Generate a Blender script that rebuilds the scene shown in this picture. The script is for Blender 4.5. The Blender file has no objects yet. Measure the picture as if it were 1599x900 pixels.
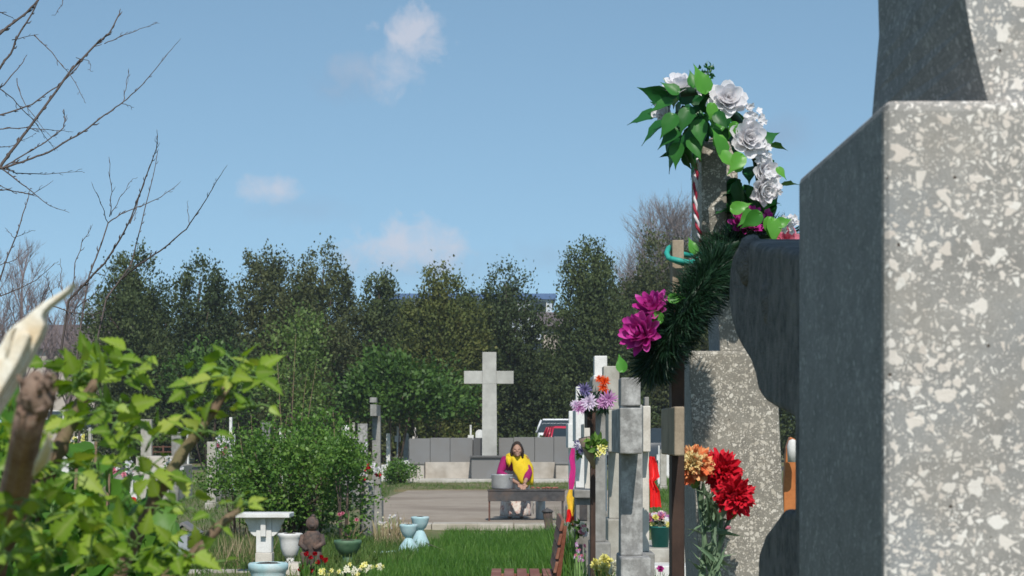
import bpy, math, random
import numpy as np
from mathutils import Vector, Matrix
random.seed(7)
rng = np.random.default_rng(11)
SC = bpy.context.scene
COL = SC.collection
F = 3000.0; CX = 799.5; HY = 680.0; EYE = 1.55
def at(px, py, D):
    return Vector(((px-CX)*D/F, D, EYE+(HY-py)*D/F))
def wx(px, D): return (px-CX)*D/F
def wz(py, D): return EYE+(HY-py)*D/F
def sstep(a, b, x):
    t = min(1, max(0, (x-a)/(b-a))); return t*t*(3-2*t)
def gz(x, y):
    return .17*sstep(26.5, 31, y)+.18*sstep(57.5, 66, y)
U = random.uniform
# ------------------------------------------------------------------ objects
WL = {}
def tag(o, label=None, cat=None, group=None, kind=None):
    if label: o['label'] = label
    if cat: o['category'] = cat
    if group: o['group'] = group
    if kind: o['kind'] = kind
    return o
def thing(name, label, cat, loc=(0, 0, 0), group=None):
    o = bpy.data.objects.new(name, None); COL.objects.link(o)
    o.location = loc; o.empty_display_size = .1; WL[o] = Vector(loc)
    return tag(o, label, cat, group)
def link(name, me, mats, parent=None, base=None):
    o = bpy.data.objects.new(name, me); COL.objects.link(o)
    off = WL[parent] if parent else Vector(base or (0, 0, 0))
    if parent: o.parent = parent
    else: o.location = off
    WL[o] = off
    if not isinstance(mats, (list, tuple)): mats = [mats]
    for m in mats: me.materials.append(m)
    return o
class MB:
    def __init__(s): s.v = []; s.f = []; s.m = []; s.s = []
    def add(s, vs, fs, mi=0, sm=False):
        b = len(s.v); s.v += [tuple(p) for p in vs]
        for f in fs:
            s.f.append([b+i for i in f]); s.m.append(mi); s.s.append(sm)
    def box(s, x0, x1, y0, y1, z0, z1, mi=0, tx=0, ty=0, fm=None):
        # tx, ty: taper of the top
        vs = [(x0, y0, z0), (x1, y0, z0), (x1, y1, z0), (x0, y1, z0), (x0+tx, y0+ty, z1), (x1-tx, y0+ty, z1), (x1-tx, y1-ty, z1), (x0+tx, y1-ty, z1)]
        fs = [(3, 2, 1, 0), (4, 5, 6, 7), (0, 1, 5, 4), (1, 2, 6, 5), (2, 3, 7, 6), (3, 0, 4, 7)]   # bottom top front(-y) +x back -x
        if fm is None: s.add(vs, fs, mi)
        else:
            b = len(s.v); s.v += vs
            for k, f in enumerate(fs): s.f.append([b+i for i in f]); s.m.append(fm[k]); s.s.append(False)
    def prism(s, pts, axis, a0, a1, mi=0, sm=False):
        n = len(pts)
        def mk(p, a):
            if axis == 'x': return (a, p[0], p[1])
            if axis == 'y': return (p[0], a, p[1])
            return (p[0], p[1], a)
        vs = [mk(p, a0) for p in pts]+[mk(p, a1) for p in pts]
        s.add(vs, [tuple(range(n))[::-1], tuple(range(n, 2*n))], mi)
        b = len(s.v)-2*n
        for i in range(n):
            j = (i+1) % n
            s.f.append([b+i, b+j, b+n+j, b+n+i]); s.m.append(mi); s.s.append(sm)
    def tube(s, path, rad, n=8, mi=0, sm=True, cap=True, sx=1.0, jit=0, ridge=None):
        P = [Vector(p) for p in path]
        if not isinstance(rad, (list, tuple)): rad = [rad]*len(P)
        t = (P[1]-P[0]).normalized()
        ref = Vector((0, 0, 1)) if abs(t.z) < .9 else Vector((1, 0, 0))
        nrm = t.cross(ref).normalized()
        vs = []
        for i, p in enumerate(P):
            if i == 0: t = P[1]-P[0]
            elif i == len(P)-1: t = P[-1]-P[-2]
            else: t = P[i+1]-P[i-1]
            t = t.normalized()
            nrm = (nrm-t*nrm.dot(t)); nrm = nrm.normalized() if nrm.length > 1e-6 else t.orthogonal().normalized()
            b = t.cross(nrm)
            for k in range(n):
                a = 2*math.pi*k/n; r = rad[i]*(1+(U(-jit, jit) if jit else 0))*(1+ridge[k] if ridge else 1)
                vs.append(p+nrm*math.cos(a)*r+b*math.sin(a)*r*sx)
        fs = []
        for i in range(len(P)-1):
            for k in range(n):
                k2 = (k+1) % n
                fs.append((i*n+k, i*n+k2, (i+1)*n+k2, (i+1)*n+k))
        if cap: fs += [tuple(range(n))[::-1], tuple(range((len(P)-1)*n, len(P)*n))]
        s.add(vs, fs, mi, sm)
    def lathe(s, prof, c, n=20, mi=0, sm=True, sx=1, sy=1, flute=0, fn=12):
        vs = []
        for (r, z) in prof:
            for k in range(n):
                a = 2*math.pi*k/n; q = r*(1+flute*abs(math.sin(a*fn/2)))
                vs.append((c[0]+q*math.cos(a)*sx, c[1]+q*math.sin(a)*sy, c[2]+z))
        m = len(prof); fs = []
        for i in range(m-1):
            for k in range(n):
                k2 = (k+1) % n
                fs.append((i*n+k, i*n+k2, (i+1)*n+k2, (i+1)*n+k))
        fs += [tuple(range(n))[::-1], tuple(range((m-1)*n, m*n))]
        s.add(vs, fs, mi, sm)
    def ball(s, c, r, n=12, m=8, mi=0, sc=(1, 1, 1), jit=0):
        vs = [(c[0], c[1], c[2]-r*sc[2])]
        for i in range(1, m):
            ph = math.pi*i/m
            for k in range(n):
                a = 2*math.pi*k/n; q = r*(1+(U(-jit, jit) if jit else 0))
                vs.append((c[0]+q*math.sin(ph)*math.cos(a)*sc[0], c[1]+q*math.sin(ph)*math.sin(a)*sc[1], c[2]-q*math.cos(ph)*sc[2]))
        vs.append((c[0], c[1], c[2]+r*sc[2])); T = len(vs)-1
        fs = []
        for k in range(n):
            k2 = (k+1) % n
            fs.append((0, 1+k2, 1+k)); fs.append((T, 1+(m-2)*n+k, 1+(m-2)*n+k2))
            for i in range(m-2):
                fs.append((1+i*n+k, 1+i*n+k2, 1+(i+1)*n+k2, 1+(i+1)*n+k))
        s.add(vs, fs, mi, True)
    def loft(s, rings, n=16, mi=0, cap=True, fold=0, fn=9):
        # rings: (cx,cy,cz,rx,ry) ellipses in horizontal planes
        vs = []
        for (cx, cy, cz, rx, ry) in rings:
            for k in range(n):
                a = 2*math.pi*k/n; q = 1+fold*math.sin(a*fn)
                vs.append((cx+rx*q*math.cos(a), cy+ry*q*math.sin(a), cz))
        fs = []
        for i in range(len(rings)-1):
            for k in range(n):
                k2 = (k+1) % n
                fs.append((i*n+k, i*n+k2, (i+1)*n+k2, (i+1)*n+k))
        if cap: fs += [tuple(range(n))[::-1], tuple(range((len(rings)-1)*n, len(rings)*n))]
        s.add(vs, fs, mi, True)
    def build(s, name, mats, parent=None, base=None, bevel=0, seg=2, lean=None):
        off = WL[parent] if parent else Vector(base or (0, 0, 0))
        V = np.array(s.v, dtype=float)
        if lean is not None: V[:, 0] += lean[0]*(V[:, 2]-lean[1])
        V -= np.array(off)
        me = bpy.data.meshes.new(name)
        me.from_pydata(V.tolist(), [], s.f)
        me.polygons.foreach_set('material_index', s.m)
        me.polygons.foreach_set('use_smooth', s.s)
        me.update()
        o = link(name, me, mats, parent, base)
        if bevel:
            b = o.modifiers.new('b', 'BEVEL'); b.width = bevel; b.segments = seg; b.limit_method = 'ANGLE'
            b.harden_normals = False
        return o
def mesh_np(name, V, Fa, mats, parent=None, base=None, smooth=False):
    off = WL[parent] if parent else Vector(base or (0, 0, 0))
    V = np.asarray(V, dtype=np.float32)-np.array(off, dtype=np.float32)
    Fa = np.asarray(Fa, dtype=np.int32)
    me = bpy.data.meshes.new(name)
    k = Fa.shape[1]; n = len(Fa)
    me.vertices.add(len(V)); me.vertices.foreach_set('co', V.ravel())
    me.loops.add(n*k); me.loops.foreach_set('vertex_index', Fa.ravel())
    me.polygons.add(n); me.polygons.foreach_set('loop_start', np.arange(0, n*k, k, dtype=np.int32))
    if smooth: me.polygons.foreach_set('use_smooth', np.ones(n, dtype=bool))
    me.update(calc_edges=True); me.validate()
    return link(name, me, mats, parent, base)
def norm(a):
    return a/np.maximum(1e-9, np.linalg.norm(a, axis=-1, keepdims=True))
def cards(C, Dr, N, L, W, fold=.15):
    """rhombic leaf quads at C along Dr facing N"""
    Dr = norm(Dr); S = norm(np.cross(Dr, N)); Nn = norm(np.cross(S, Dr))
    L = L[:, None]; W = W[:, None]
    v = np.stack([C, C+Dr*L*.45+S*W*.5+Nn*W*fold, C+Dr*L, C+Dr*L*.45-S*W*.5+Nn*W*fold], axis=1)
    n = len(C)
    return v.reshape(-1, 3), np.arange(4*n).reshape(n, 4)
def inst(TV, TF, O, X, Y, Z, s):
    """copies of a template (k,3) with frames"""
    TV = np.asarray(TV, float); TF = np.asarray(TF)
    s = np.asarray(s)[:, None, None]
    V = O[:, None, :]+s*(TV[None, :, 0:1]*X[:, None, :]+TV[None, :, 1:2]*Y[:, None, :]+TV[None, :, 2:3]*Z[:, None, :])
    k = len(TV); n = len(O)
    Fa = TF[None]+(np.arange(n)*k)[:, None, None]
    return V.reshape(-1, 3), Fa.reshape(-1, TF.shape[1])
def rdir(n):
    return norm(rng.normal(size=(n, 3)))
# ------------------------------------------------------------------ materials
def newmat(name):
    m = bpy.data.materials.new(name); m.use_nodes = True
    nt = m.node_tree; nt.nodes.clear()
    out = nt.nodes.new('ShaderNodeOutputMaterial'); p = nt.nodes.new('ShaderNodeBsdfPrincipled')
    nt.links.new(p.outputs[0], out.inputs[0])
    return m, nt, p, out
def nd(nt, t, **k):
    n = nt.nodes.new('ShaderNode'+t)
    for a, b in k.items(): setattr(n, a, b)
    return n
def ramp(nt, fac, stops, interp='LINEAR'):
    r = nd(nt, 'ValToRGB'); cr = r.color_ramp; cr.interpolation = interp
    while len(cr.elements) < len(stops): cr.elements.new(.5)
    for e, (p, c) in zip(cr.elements, stops):
        e.position = p; e.color = (*c, 1) if len(c) == 3 else c
    nt.links.new(fac, r.inputs[0]); return r.outputs[0]
def coord(nt, kind='Object'):
    return nd(nt, 'TexCoord').outputs[kind]
def noise(nt, co, scale, detail=4, rough=.55, dist=0):
    n = nd(nt, 'TexNoise'); n.inputs['Scale'].default_value = scale; n.inputs['Detail'].default_value = detail
    n.inputs['Roughness'].default_value = rough; n.inputs['Distortion'].default_value = dist
    nt.links.new(co, n.inputs['Vector']); return n
def mathn(nt, op, a, b=None, c=None, clamp=False):
    n = nd(nt, 'Math', operation=op); n.use_clamp = clamp
    for i, q in enumerate((a, b, c)):
        if q is None: continue
        if isinstance(q, (int, float)): n.inputs[i].default_value = q
        else: nt.links.new(q, n.inputs[i])
    return n.outputs[0]
def mixc(nt, fac, a, b, mode='MIX'):
    n = nd(nt, 'MixRGB', blend_type=mode)
    for i, q in zip((0, 1, 2), (fac, a, b)):
        if isinstance(q, (int, float)): n.inputs[i].default_value = q
        elif isinstance(q, tuple): n.inputs[i].default_value = (*q, 1)
        else: nt.links.new(q, n.inputs[i])
    return n.outputs[0]
def bump(nt, p, h, strength=.3, dist=.01):
    b = nd(nt, 'Bump'); b.inputs['Strength'].default_value = strength; b.inputs['Distance'].default_value = dist
    nt.links.new(h, b.inputs['Height']); nt.links.new(b.outputs[0], p.inputs['Normal'])
def M_noise(name, c1, c2, scale=8, rough=.8, bs=.25, bd=.004, c3=None, big=1.5, streak=False, metal=0, fine=90, spec=.3):
    m, nt, p, o = newmat(name); co = coord(nt)
    vec = co
    if streak:
        mp = nd(nt, 'Mapping'); mp.inputs['Scale'].default_value = (1, 1, .12); nt.links.new(co, mp.inputs[0]); vec = mp.outputs[0]
    n1 = noise(nt, vec, scale, 6, .65); n2 = noise(nt, co, big, 3, .6); n3 = noise(nt, co, fine, 3, .6)
    c = ramp(nt, n1.outputs[0], [(.3, c1), (.7, c2)])
    if c3:
        k = ramp(nt, n2.outputs[0], [(.45, (0, 0, 0)), (.68, (1, 1, 1))]); c = mixc(nt, k, c, c3)
    g = ramp(nt, n3.outputs[0], [(.25, (.78, .78, .78)), (.75, (1.0, 1.0, 1.0))])
    c = mixc(nt, 1.0, c, g, 'MULTIPLY')
    nt.links.new(c, p.inputs['Base Color']); p.inputs['Roughness'].default_value = rough; p.inputs['Metallic'].default_value = metal
    p.inputs['Specular IOR Level'].default_value = spec
    if bs: bump(nt, p, mathn(nt, 'ADD', n1.outputs[0], n3.outputs[0]), bs, bd)
    return m
def M_terrazzo(name, scale, ma, mb_, chips, amount=.45, stain=(.25, .22, .17), patch=None):
    m, nt, p, o = newmat(name); co = coord(nt)
    nz = noise(nt, co, scale*1.1, 2, .5)
    off = nd(nt, 'VectorMath', operation='SCALE'); nt.links.new(nz.outputs['Color'], off.inputs[0]); off.inputs['Scale'].default_value = .95/scale
    ad = nd(nt, 'VectorMath', operation='ADD'); nt.links.new(co, ad.inputs[0]); nt.links.new(off.outputs[0], ad.inputs[1])
    vec = ad.outputs[0]
    dens = noise(nt, co, scale*.12, 2, .5).outputs[0]
    def layer(sc, amt, th):
        v = nd(nt, 'TexVoronoi', feature='DISTANCE_TO_EDGE'); v.inputs['Scale'].default_value = sc; nt.links.new(vec, v.inputs['Vector'])
        w = nd(nt, 'TexVoronoi', feature='F1'); w.inputs['Scale'].default_value = sc; nt.links.new(vec, w.inputs['Vector'])
        sp = nd(nt, 'SeparateColor'); nt.links.new(w.outputs['Color'], sp.inputs[0])
        t = mathn(nt, 'MULTIPLY_ADD', sp.outputs[1], .16, th)
        e = mathn(nt, 'MULTIPLY', mathn(nt, 'SUBTRACT', v.outputs['Distance'], t), 22, clamp=True)
        pick = mathn(nt, 'GREATER_THAN', mathn(nt, 'ADD', sp.outputs[0], mathn(nt, 'MULTIPLY', mathn(nt, 'SUBTRACT', dens, .5), .9)), 1-amt)
        return mathn(nt, 'MULTIPLY', e, pick), sp.outputs[2]
    m1, r1 = layer(scale*.85, amount*.8, .10); m2, r2 = layer(scale*1.9, amount*1.05, .09); m3, r3 = layer(scale*4.5, amount*.7, .09)
    base = ramp(nt, noise(nt, co, scale*.25, 5, .65).outputs[0], [(.3, ma), (.7, mb_)])
    if patch:
        k = ramp(nt, noise(nt, co, scale*.11, 2, .5).outputs[0], [(.5, (0, 0, 0)), (.64, (1, 1, 1))]); base = mixc(nt, k, base, patch)
    fine = ramp(nt, noise(nt, co, scale*9, 3, .6).outputs[0], [(.3, (.72, .72, .72)), (.7, (1, 1, 1))])
    base = mixc(nt, 1.0, base, fine, 'MULTIPLY')
    c = mixc(nt, mathn(nt, 'MULTIPLY', m3, .75), base, ramp(nt, r3, [(0, chips[0]), (.5, chips[1]), (1, chips[2])]))
    c = mixc(nt, m2, c, ramp(nt, r2, [(0, chips[0]), (.5, chips[1]), (1, chips[2])]))
    c = mixc(nt, m1, c, ramp(nt, r1, [(0, chips[0]), (.5, chips[1]), (1, chips[2])]))
    sn = ramp(nt, noise(nt, co, scale*.14, 6, .7).outputs[0], [(.5, (0, 0, 0)), (.75, (1, 1, 1))])
    c = mixc(nt, mathn(nt, 'MULTIPLY', sn, .45), c, stain)
    # little dark pits
    v = nd(nt, 'TexVoronoi', feature='F1'); v.inputs['Scale'].default_value = scale*.42; nt.links.new(co, v.inputs['Vector'])
    pit = mathn(nt, 'LESS_THAN', v.outputs['Distance'], .055)
    c = mixc(nt, pit, c, (.06, .045, .035))
    nt.links.new(c, p.inputs['Base Color']); p.inputs['Roughness'].default_value = .75
    h = mathn(nt, 'ADD', mathn(nt, 'ADD', mathn(nt, 'MULTIPLY', m1, .5), mathn(nt, 'MULTIPLY', m2, .3)), mathn(nt, 'SUBTRACT', noise(nt, co, scale*5, 4, .7).outputs[0], pit))
    bump(nt, p, h, .35, .0016)
    return m
def M_plain(name, c, rough=.5, metal=0, var=.12, scale=20, spec=.4, bs=0):
    c2 = tuple(max(0, x*(1-var)) for x in c); c1 = tuple(min(1, x*(1+var)) for x in c)
    return M_noise(name, c2, c1, scale, rough, bs, .003, None, metal=metal, fine=scale*6, spec=spec)
def M_leaf(name, cols, trans=.35, rough=.5, nscale=1.2, island=.7, spec=.3, tcol=None):
    m, nt, p, out = newmat(name); co = coord(nt)
    g = nd(nt, 'NewGeometry').outputs['Random Per Island']
    n = noise(nt, co, nscale, 3, .6).outputs[0]
    n = mathn(nt, 'MULTIPLY_ADD', mathn(nt, 'SUBTRACT', n, .5), 2.2, .5, clamp=True)
    f = mathn(nt, 'ADD', mathn(nt, 'MULTIPLY', g, island), mathn(nt, 'MULTIPLY', n, 1-island))
    k = len(cols); c = ramp(nt, f, [((i+.15)/(k-.7) if k > 1 else 0, q) for i, q in enumerate(cols)])
    nt.links.new(c, p.inputs['Base Color']); p.inputs['Roughness'].default_value = rough
    p.inputs['Specular IOR Level'].default_value = spec
    if trans:
        t = nd(nt, 'BsdfTranslucent'); mx = nd(nt, 'MixShader'); mx.inputs[0].default_value = trans
        tc = mixc(nt, 1.0, c, tcol or (1.0, 1.0, .6), 'MULTIPLY')
        nt.links.new(tc, t.inputs[0]); nt.links.new(p.outputs[0], mx.inputs[1]); nt.links.new(t.outputs[0], mx.inputs[2])
        nt.links.new(mx.outputs[0], out.inputs[0])
    return m
MT = {}
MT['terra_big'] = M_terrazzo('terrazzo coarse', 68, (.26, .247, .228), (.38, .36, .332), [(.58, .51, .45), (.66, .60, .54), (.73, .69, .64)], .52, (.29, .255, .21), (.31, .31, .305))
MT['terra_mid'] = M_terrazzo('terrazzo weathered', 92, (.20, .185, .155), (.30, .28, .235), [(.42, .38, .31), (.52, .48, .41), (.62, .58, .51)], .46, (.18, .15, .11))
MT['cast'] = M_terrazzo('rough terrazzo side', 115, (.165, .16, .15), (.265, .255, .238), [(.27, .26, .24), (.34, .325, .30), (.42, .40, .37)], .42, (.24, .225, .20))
MT['rough_stone'] = M_noise('rough dark stone', (.11, .106, .10), (.30, .288, .27), 70, .95, 1.0, .012, (.34, .32, .29), 18, fine=260)
MT['grey_stone'] = M_noise('grey stone', (.24, .235, .22), (.37, .355, .33), 30, .9, .5, .003, (.18, .17, .15), 5, fine=200)
MT['mottled'] = M_noise('grey stone with peeling whitewash', (.20, .195, .185), (.30, .29, .275), 26, .9, .4, .003, (.47, .46, .44), 17, True, fine=120)
MT['pale_stone'] = M_noise('pale stone', (.38, .36, .31), (.49, .465, .41), 14, .85, .3, .003, (.30, .275, .23), 5, fine=150)
MT['white'] = M_noise('white painted concrete', (.70, .69, .66), (.80, .79, .77), 10, .7, .15, .003, (.60, .58, .54), 4)
MT['cream'] = M_noise('cream painted concrete', (.62, .57, .50), (.72, .67, .60), 10, .8, .2, .003, (.5, .45, .38), 4)
MT['granite'] = M_noise('grey granite panel', (.16, .153, .147), (.23, .222, .212), 60, .6, .1, .002, (.21, .21, .21), 1.2, fine=200)
MT['granite_dark'] = M_noise('dark granite joint', (.085, .083, .082), (.13, .128, .125), 40, .5, .1, .002)
MT['plinth'] = M_noise('buff plaster plinth', (.42, .38, .33), (.55, .50, .44), 4, .9, .3, .004, (.34, .30, .25), 1.4)
MT['slab'] = M_noise('pale paving slab', (.45, .42, .37), (.58, .55, .49), 3, .9, .3, .004, (.36, .33, .28), .8)
MT['memorial'] = M_noise('memorial cross stone', (.42, .41, .38), (.52, .51, .47), 6, .85, .3, .003, (.36, .35, .32), 1.6, fine=70)
MT['dirt'] = M_noise('trodden earth', (.30, .245, .19), (.39, .33, .265), 3, .95, .5, .01, (.25, .20, .155), .45, fine=40)
MT['kerb'] = M_noise('kerb concrete', (.44, .40, .335), (.56, .51, .44), 5, .9, .4, .005, (.33, .29, .225), 1.3)
MT['wood_dark'] = M_noise('dark brown painted wood', (.030, .017, .012), (.06, .032, .022), 30, .7, .3, .002, (.09, .05, .035), 5, True)
MT['wood_pale'] = M_noise('weathered pale wood', (.28, .22, .155), (.41, .33, .24), 45, .85, .4, .002, (.21, .165, .115), 9, True, fine=200)
MT['wood_red'] = M_noise('red brown bench wood', (.17, .055, .032), (.27, .10, .06), 22, .55, .3, .002, (.34, .17, .11), 6, fine=110)
MT['wood_orange'] = M_noise('orange varnished wood', (.42, .13, .035), (.55, .20, .06), 20, .5, .2, .002)
MT['iron'] = M_noise('blackened iron', (.045, .043, .045), (.09, .085, .085), 14, .65, .3, .003, (.13, .09, .07), 3, fine=100)
MT['rust'] = M_noise('rusty iron', (.10, .045, .035), (.17, .08, .055), 20, .8, .3, .003)
MT['alu'] = M_noise('dull aluminium', (.50, .51, .52), (.62, .63, .64), 6, .42, .05, .002, metal=.45, fine=60)
MT['zinc'] = M_noise('galvanised sheet', (.40, .42, .43), (.56, .58, .59), 8, .5, .1, .002, metal=.6)
MT['turq'] = M_noise('pale turquoise paint', (.36, .55, .58), (.46, .64, .66), 8, .6, .15, .003, (.58, .66, .66), 6)
MT['green_pot'] = M_noise('dull green paint', (.055, .12, .065), (.09, .18, .095), 10, .5, .15, .003, (.13, .22, .13), 7)
MT['teal'] = M_noise('teal plastic', (.018, .17, .14), (.03, .22, .19), 10, .4, 0)
MT['bronze'] = M_noise('dark brown stone', (.045, .035, .032), (.11, .08, .07), 24, .7, .6, .006, (.19, .12, .09), 10)
MT['bark'] = M_noise('bark', (.07, .05, .038), (.15, .11, .085), 40, .95, .8, .004, streak=True, fine=160)
MT['twig'] = M_noise('bare twig', (.085, .07, .065), (.15, .12, .11), 60, .9, .3, .001, fine=300)
MT['shoot'] = M_noise('young brown stem', (.13, .085, .055), (.24, .165, .105), 90, .8, .4, .001, (.17, .17, .07), 22, fine=500)
MT['greenstem'] = M_plain('green stem', (.16, .28, .07), .6, scale=60)
MT['bark_near'] = M_noise('ridged twig bark', (.25, .155, .11), (.44, .32, .25), 190, .9, .35, .0015, (.22, .125, .09), 70, True, fine=600)
MT['splinter'] = M_noise('fresh split wood', (.82, .75, .60), (.90, .86, .76), 110, .7, .4, .001, (.70, .56, .37), 34, fine=500)
MT['soil'] = M_noise('potting soil', (.03, .022, .016), (.07, .05, .035), 30, .95, .6, .006)
MT['ribbon_red'] = M_plain('red satin', (.75, .012, .012), .4, scale=30)
MT['ribbon_mag'] = M_plain('magenta cloth', (.55, .02, .22), .6, scale=30)
MT['ribbon_yel'] = M_plain('yellow cloth', (.80, .50, .03), .6, scale=30)
MT['teal_rope'] = M_plain('turquoise cord', (.03, .36, .29), .6, scale=80)
MT['conifer'] = M_leaf('juniper green', [(.030, .050, .016), (.050, .074, .023), (.076, .102, .032), (.108, .130, .046)], .2, .7, .6, .25)
MT['conifer_b'] = M_leaf('dark juniper', [(.024, .043, .015), (.040, .064, .021), (.060, .086, .029), (.088, .112, .042)], .2, .7, .6, .25)
MT['conifer_y'] = M_leaf('yellowing thuja', [(.040, .062, .014), (.072, .095, .02), (.11, .125, .028), (.16, .145, .042)], .2, .7, .5, .35)
MT['conifer_br'] = M_leaf('brownish juniper', [(.036, .050, .017), (.058, .075, .025), (.088, .102, .035), (.12, .128, .050)], .2, .7, .6, .25)
MT['decid'] = M_leaf('fresh bush green', [(.026, .068, .012), (.048, .105, .018), (.075, .150, .025), (.12, .21, .04)], .3, .5, .8, .5)
MT['rosebush'] = M_leaf('rose bush green', [(.034, .088, .014), (.070, .160, .024), (.120, .230, .036), (.20, .32, .06)], .32, .45, 2.5, .6)
MT['sapling'] = M_leaf('sapling leaves', [(.075, .13, .03), (.12, .19, .045), (.18, .25, .07)], .35, .5, 2, .7)
MT['leaf_near'] = M_leaf('young shrub leaf', [(.07, .16, .016), (.15, .27, .024), (.23, .37, .036), (.33, .45, .055), (.43, .49, .10)], .42, .42, 9, .75, tcol=(1.0, 1.0, .35))
MT['leaf_back'] = M_leaf('older shrub leaf', [(.035, .12, .018), (.07, .19, .022), (.12, .27, .035)], .4, .45, 6, .75, tcol=(1, 1, .4))
MT['grass'] = M_leaf('grass blade', [(.035, .10, .012), (.06, .16, .018), (.10, .22, .03), (.17, .27, .06)], .35, .5, .9, .6)
MT['drygrass'] = M_leaf('dry stalks', [(.28, .21, .12), (.38, .30, .19), (.20, .20, .08)], .2, .7, 4, .8)
MT['weeds'] = M_leaf('weeds', [(.04, .085, .016), (.07, .14, .025), (.11, .18, .035), (.17, .19, .07)], .3, .6, .6, .5)
MT['fir'] = M_leaf('artificial fir needles', [(.006, .024, .011), (.011, .038, .017), (.020, .058, .026)], .12, .45, 12, .8)
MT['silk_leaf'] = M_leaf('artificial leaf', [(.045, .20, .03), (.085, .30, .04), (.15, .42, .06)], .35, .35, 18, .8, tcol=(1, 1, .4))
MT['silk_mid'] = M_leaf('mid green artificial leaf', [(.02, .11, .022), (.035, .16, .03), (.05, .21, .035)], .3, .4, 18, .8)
MT['silk_shade'] = M_leaf('shade toned artificial leaf', [(.010, .075, .020), (.018, .11, .028), (.03, .15, .035)], .25, .35, 18, .8)  # leaf green with the shade of the wreath's shadow side painted in
def vein(m):
    nt = m.node_tree; p = [n for n in nt.nodes if n.type == 'BSDF_PRINCIPLED'][0]; src = p.inputs['Base Color'].links[0].from_socket
    at_ = nd(nt, 'Attribute'); at_.attribute_name = 'vein'
    f = mathn(nt, 'MULTIPLY', mathn(nt, 'POWER', at_.outputs['Fac'], 5.0), .6)
    edge = ramp(nt, at_.outputs['Fac'], [(0, (.80, .86, .7)), (.35, (1, 1, 1))])
    c = mixc(nt, f, mixc(nt, 1.0, src, edge, 'MULTIPLY'), (.42, .50, .16)); nt.links.new(c, p.inputs['Base Color'])
vein(MT['leaf_near'])
def M_petal(name, cols, trans=.25): return M_leaf(name, cols, trans, .6, 40, .7, .2, (1, 1, 1))
MT['p_white'] = M_petal('white silk petal', [(.82, .80, .82), (.88, .86, .88), (.90, .89, .90)], .4)
MT['p_mag'] = M_petal('magenta petal', [(.44, .02, .24), (.58, .05, .35), (.70, .14, .48)])
MT['p_red'] = M_petal('red petal', [(.50, .008, .018), (.64, .012, .032), (.72, .02, .045)])
MT['p_orange'] = M_petal('orange yellow petal', [(.76, .08, .03), (.84, .52, .20), (.86, .72, .36), (.80, .20, .06), (.85, .62, .3)])
MT['p_yellow'] = M_petal('yellow petal', [(.78, .70, .12), (.84, .78, .28), (.85, .82, .45)])
MT['p_cream'] = M_petal('cream petal', [(.80, .76, .55), (.84, .82, .68)])
MT['p_pink'] = M_petal('pink petal', [(.70, .18, .28), (.76, .32, .40)])
MT['p_lilac'] = M_petal('lilac petal', [(.45, .18, .42), (.58, .28, .52), (.66, .42, .62)])
MT['p_palelil'] = M_petal('pale lilac petal', [(.66, .54, .68), (.76, .66, .76)])
MT['p_violet'] = M_petal('violet petal', [(.14, .12, .26), (.22, .18, .36)])
MT['p_oryel'] = M_petal('pale yellow orange petal', [(.84, .62, .26), (.86, .74, .40), (.84, .46, .16)])
MT['p_orout'] = M_petal('orange red edged petal', [(.80, .13, .05), (.84, .30, .12), (.86, .56, .26), (.80, .09, .04)])
MT['p_orred'] = M_petal('orange red petal', [(.74, .06, .01), (.82, .13, .02)])
# ------------------------------------------------------------------ camera, light, sky
cam = bpy.data.cameras.new('camera'); co_ = bpy.data.objects.new('camera', cam); COL.objects.link(co_)
co_.location = (0, 0, EYE); co_.rotation_euler = (math.radians(90), 0, 0)
cam.sensor_width = 36; cam.lens = F/1599*36; cam.shift_y = (HY-450)/1599; cam.clip_start = .05; cam.clip_end = 3000
cam.dof.use_dof = True; cam.dof.focus_distance = 7.0; cam.dof.aperture_fstop = 17
SC.camera = co_
SUN_EL, SUN_AZ = 46, 174          # azimuth clockwise from the view direction
e, a = math.radians(SUN_EL), math.radians(SUN_AZ)
sd = Vector((math.sin(a)*math.cos(e), math.cos(a)*math.cos(e), math.sin(e)))
sl = bpy.data.lights.new('sun', 'SUN'); sl.energy = 4.0; sl.angle = math.radians(.6); sl.color = (1, .955, .88)
so = bpy.data.objects.new('sun', sl); COL.objects.link(so); so.rotation_euler = (-sd).to_track_quat('-Z', 'Y').to_euler(); so.location = (3, -5, 9)
W = bpy.data.worlds.new('World'); SC.world = W; W.use_nodes = True
nt = W.node_tree; nt.nodes.clear()
out = nd(nt, 'OutputWorld'); bg = nd(nt, 'Background'); sky = nd(nt, 'TexSky', sky_type='NISHITA')
sky.sun_disc = False; sky.sun_elevation = e; sky.sun_rotation = a; sky.air_density = 1.0; sky.dust_density = .25; sky.ozone_density = 1.2; sky.altitude = 0
gen = nd(nt, 'TexCoord').outputs['Generated']
lift = nd(nt, 'VectorMath', operation='ADD'); nt.links.new(gen, lift.inputs[0]); lift.inputs[1].default_value = (0, 0, .15)
nrm_ = nd(nt, 'VectorMath', operation='NORMALIZE'); nt.links.new(lift.outputs[0], nrm_.inputs[0]); nt.links.new(nrm_.outputs[0], sky.inputs[0])
tint = mixc(nt, 1.0, sky.outputs[0], (.97, 1.07, .98), 'MULTIPLY')
nt.links.new(tint, bg.inputs[0]); bg.inputs[1].default_value = .128
nz = noise(nt, gen, 70, 8, .62, .3); nzb = noise(nt, gen, 14, 3, .5)
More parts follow.
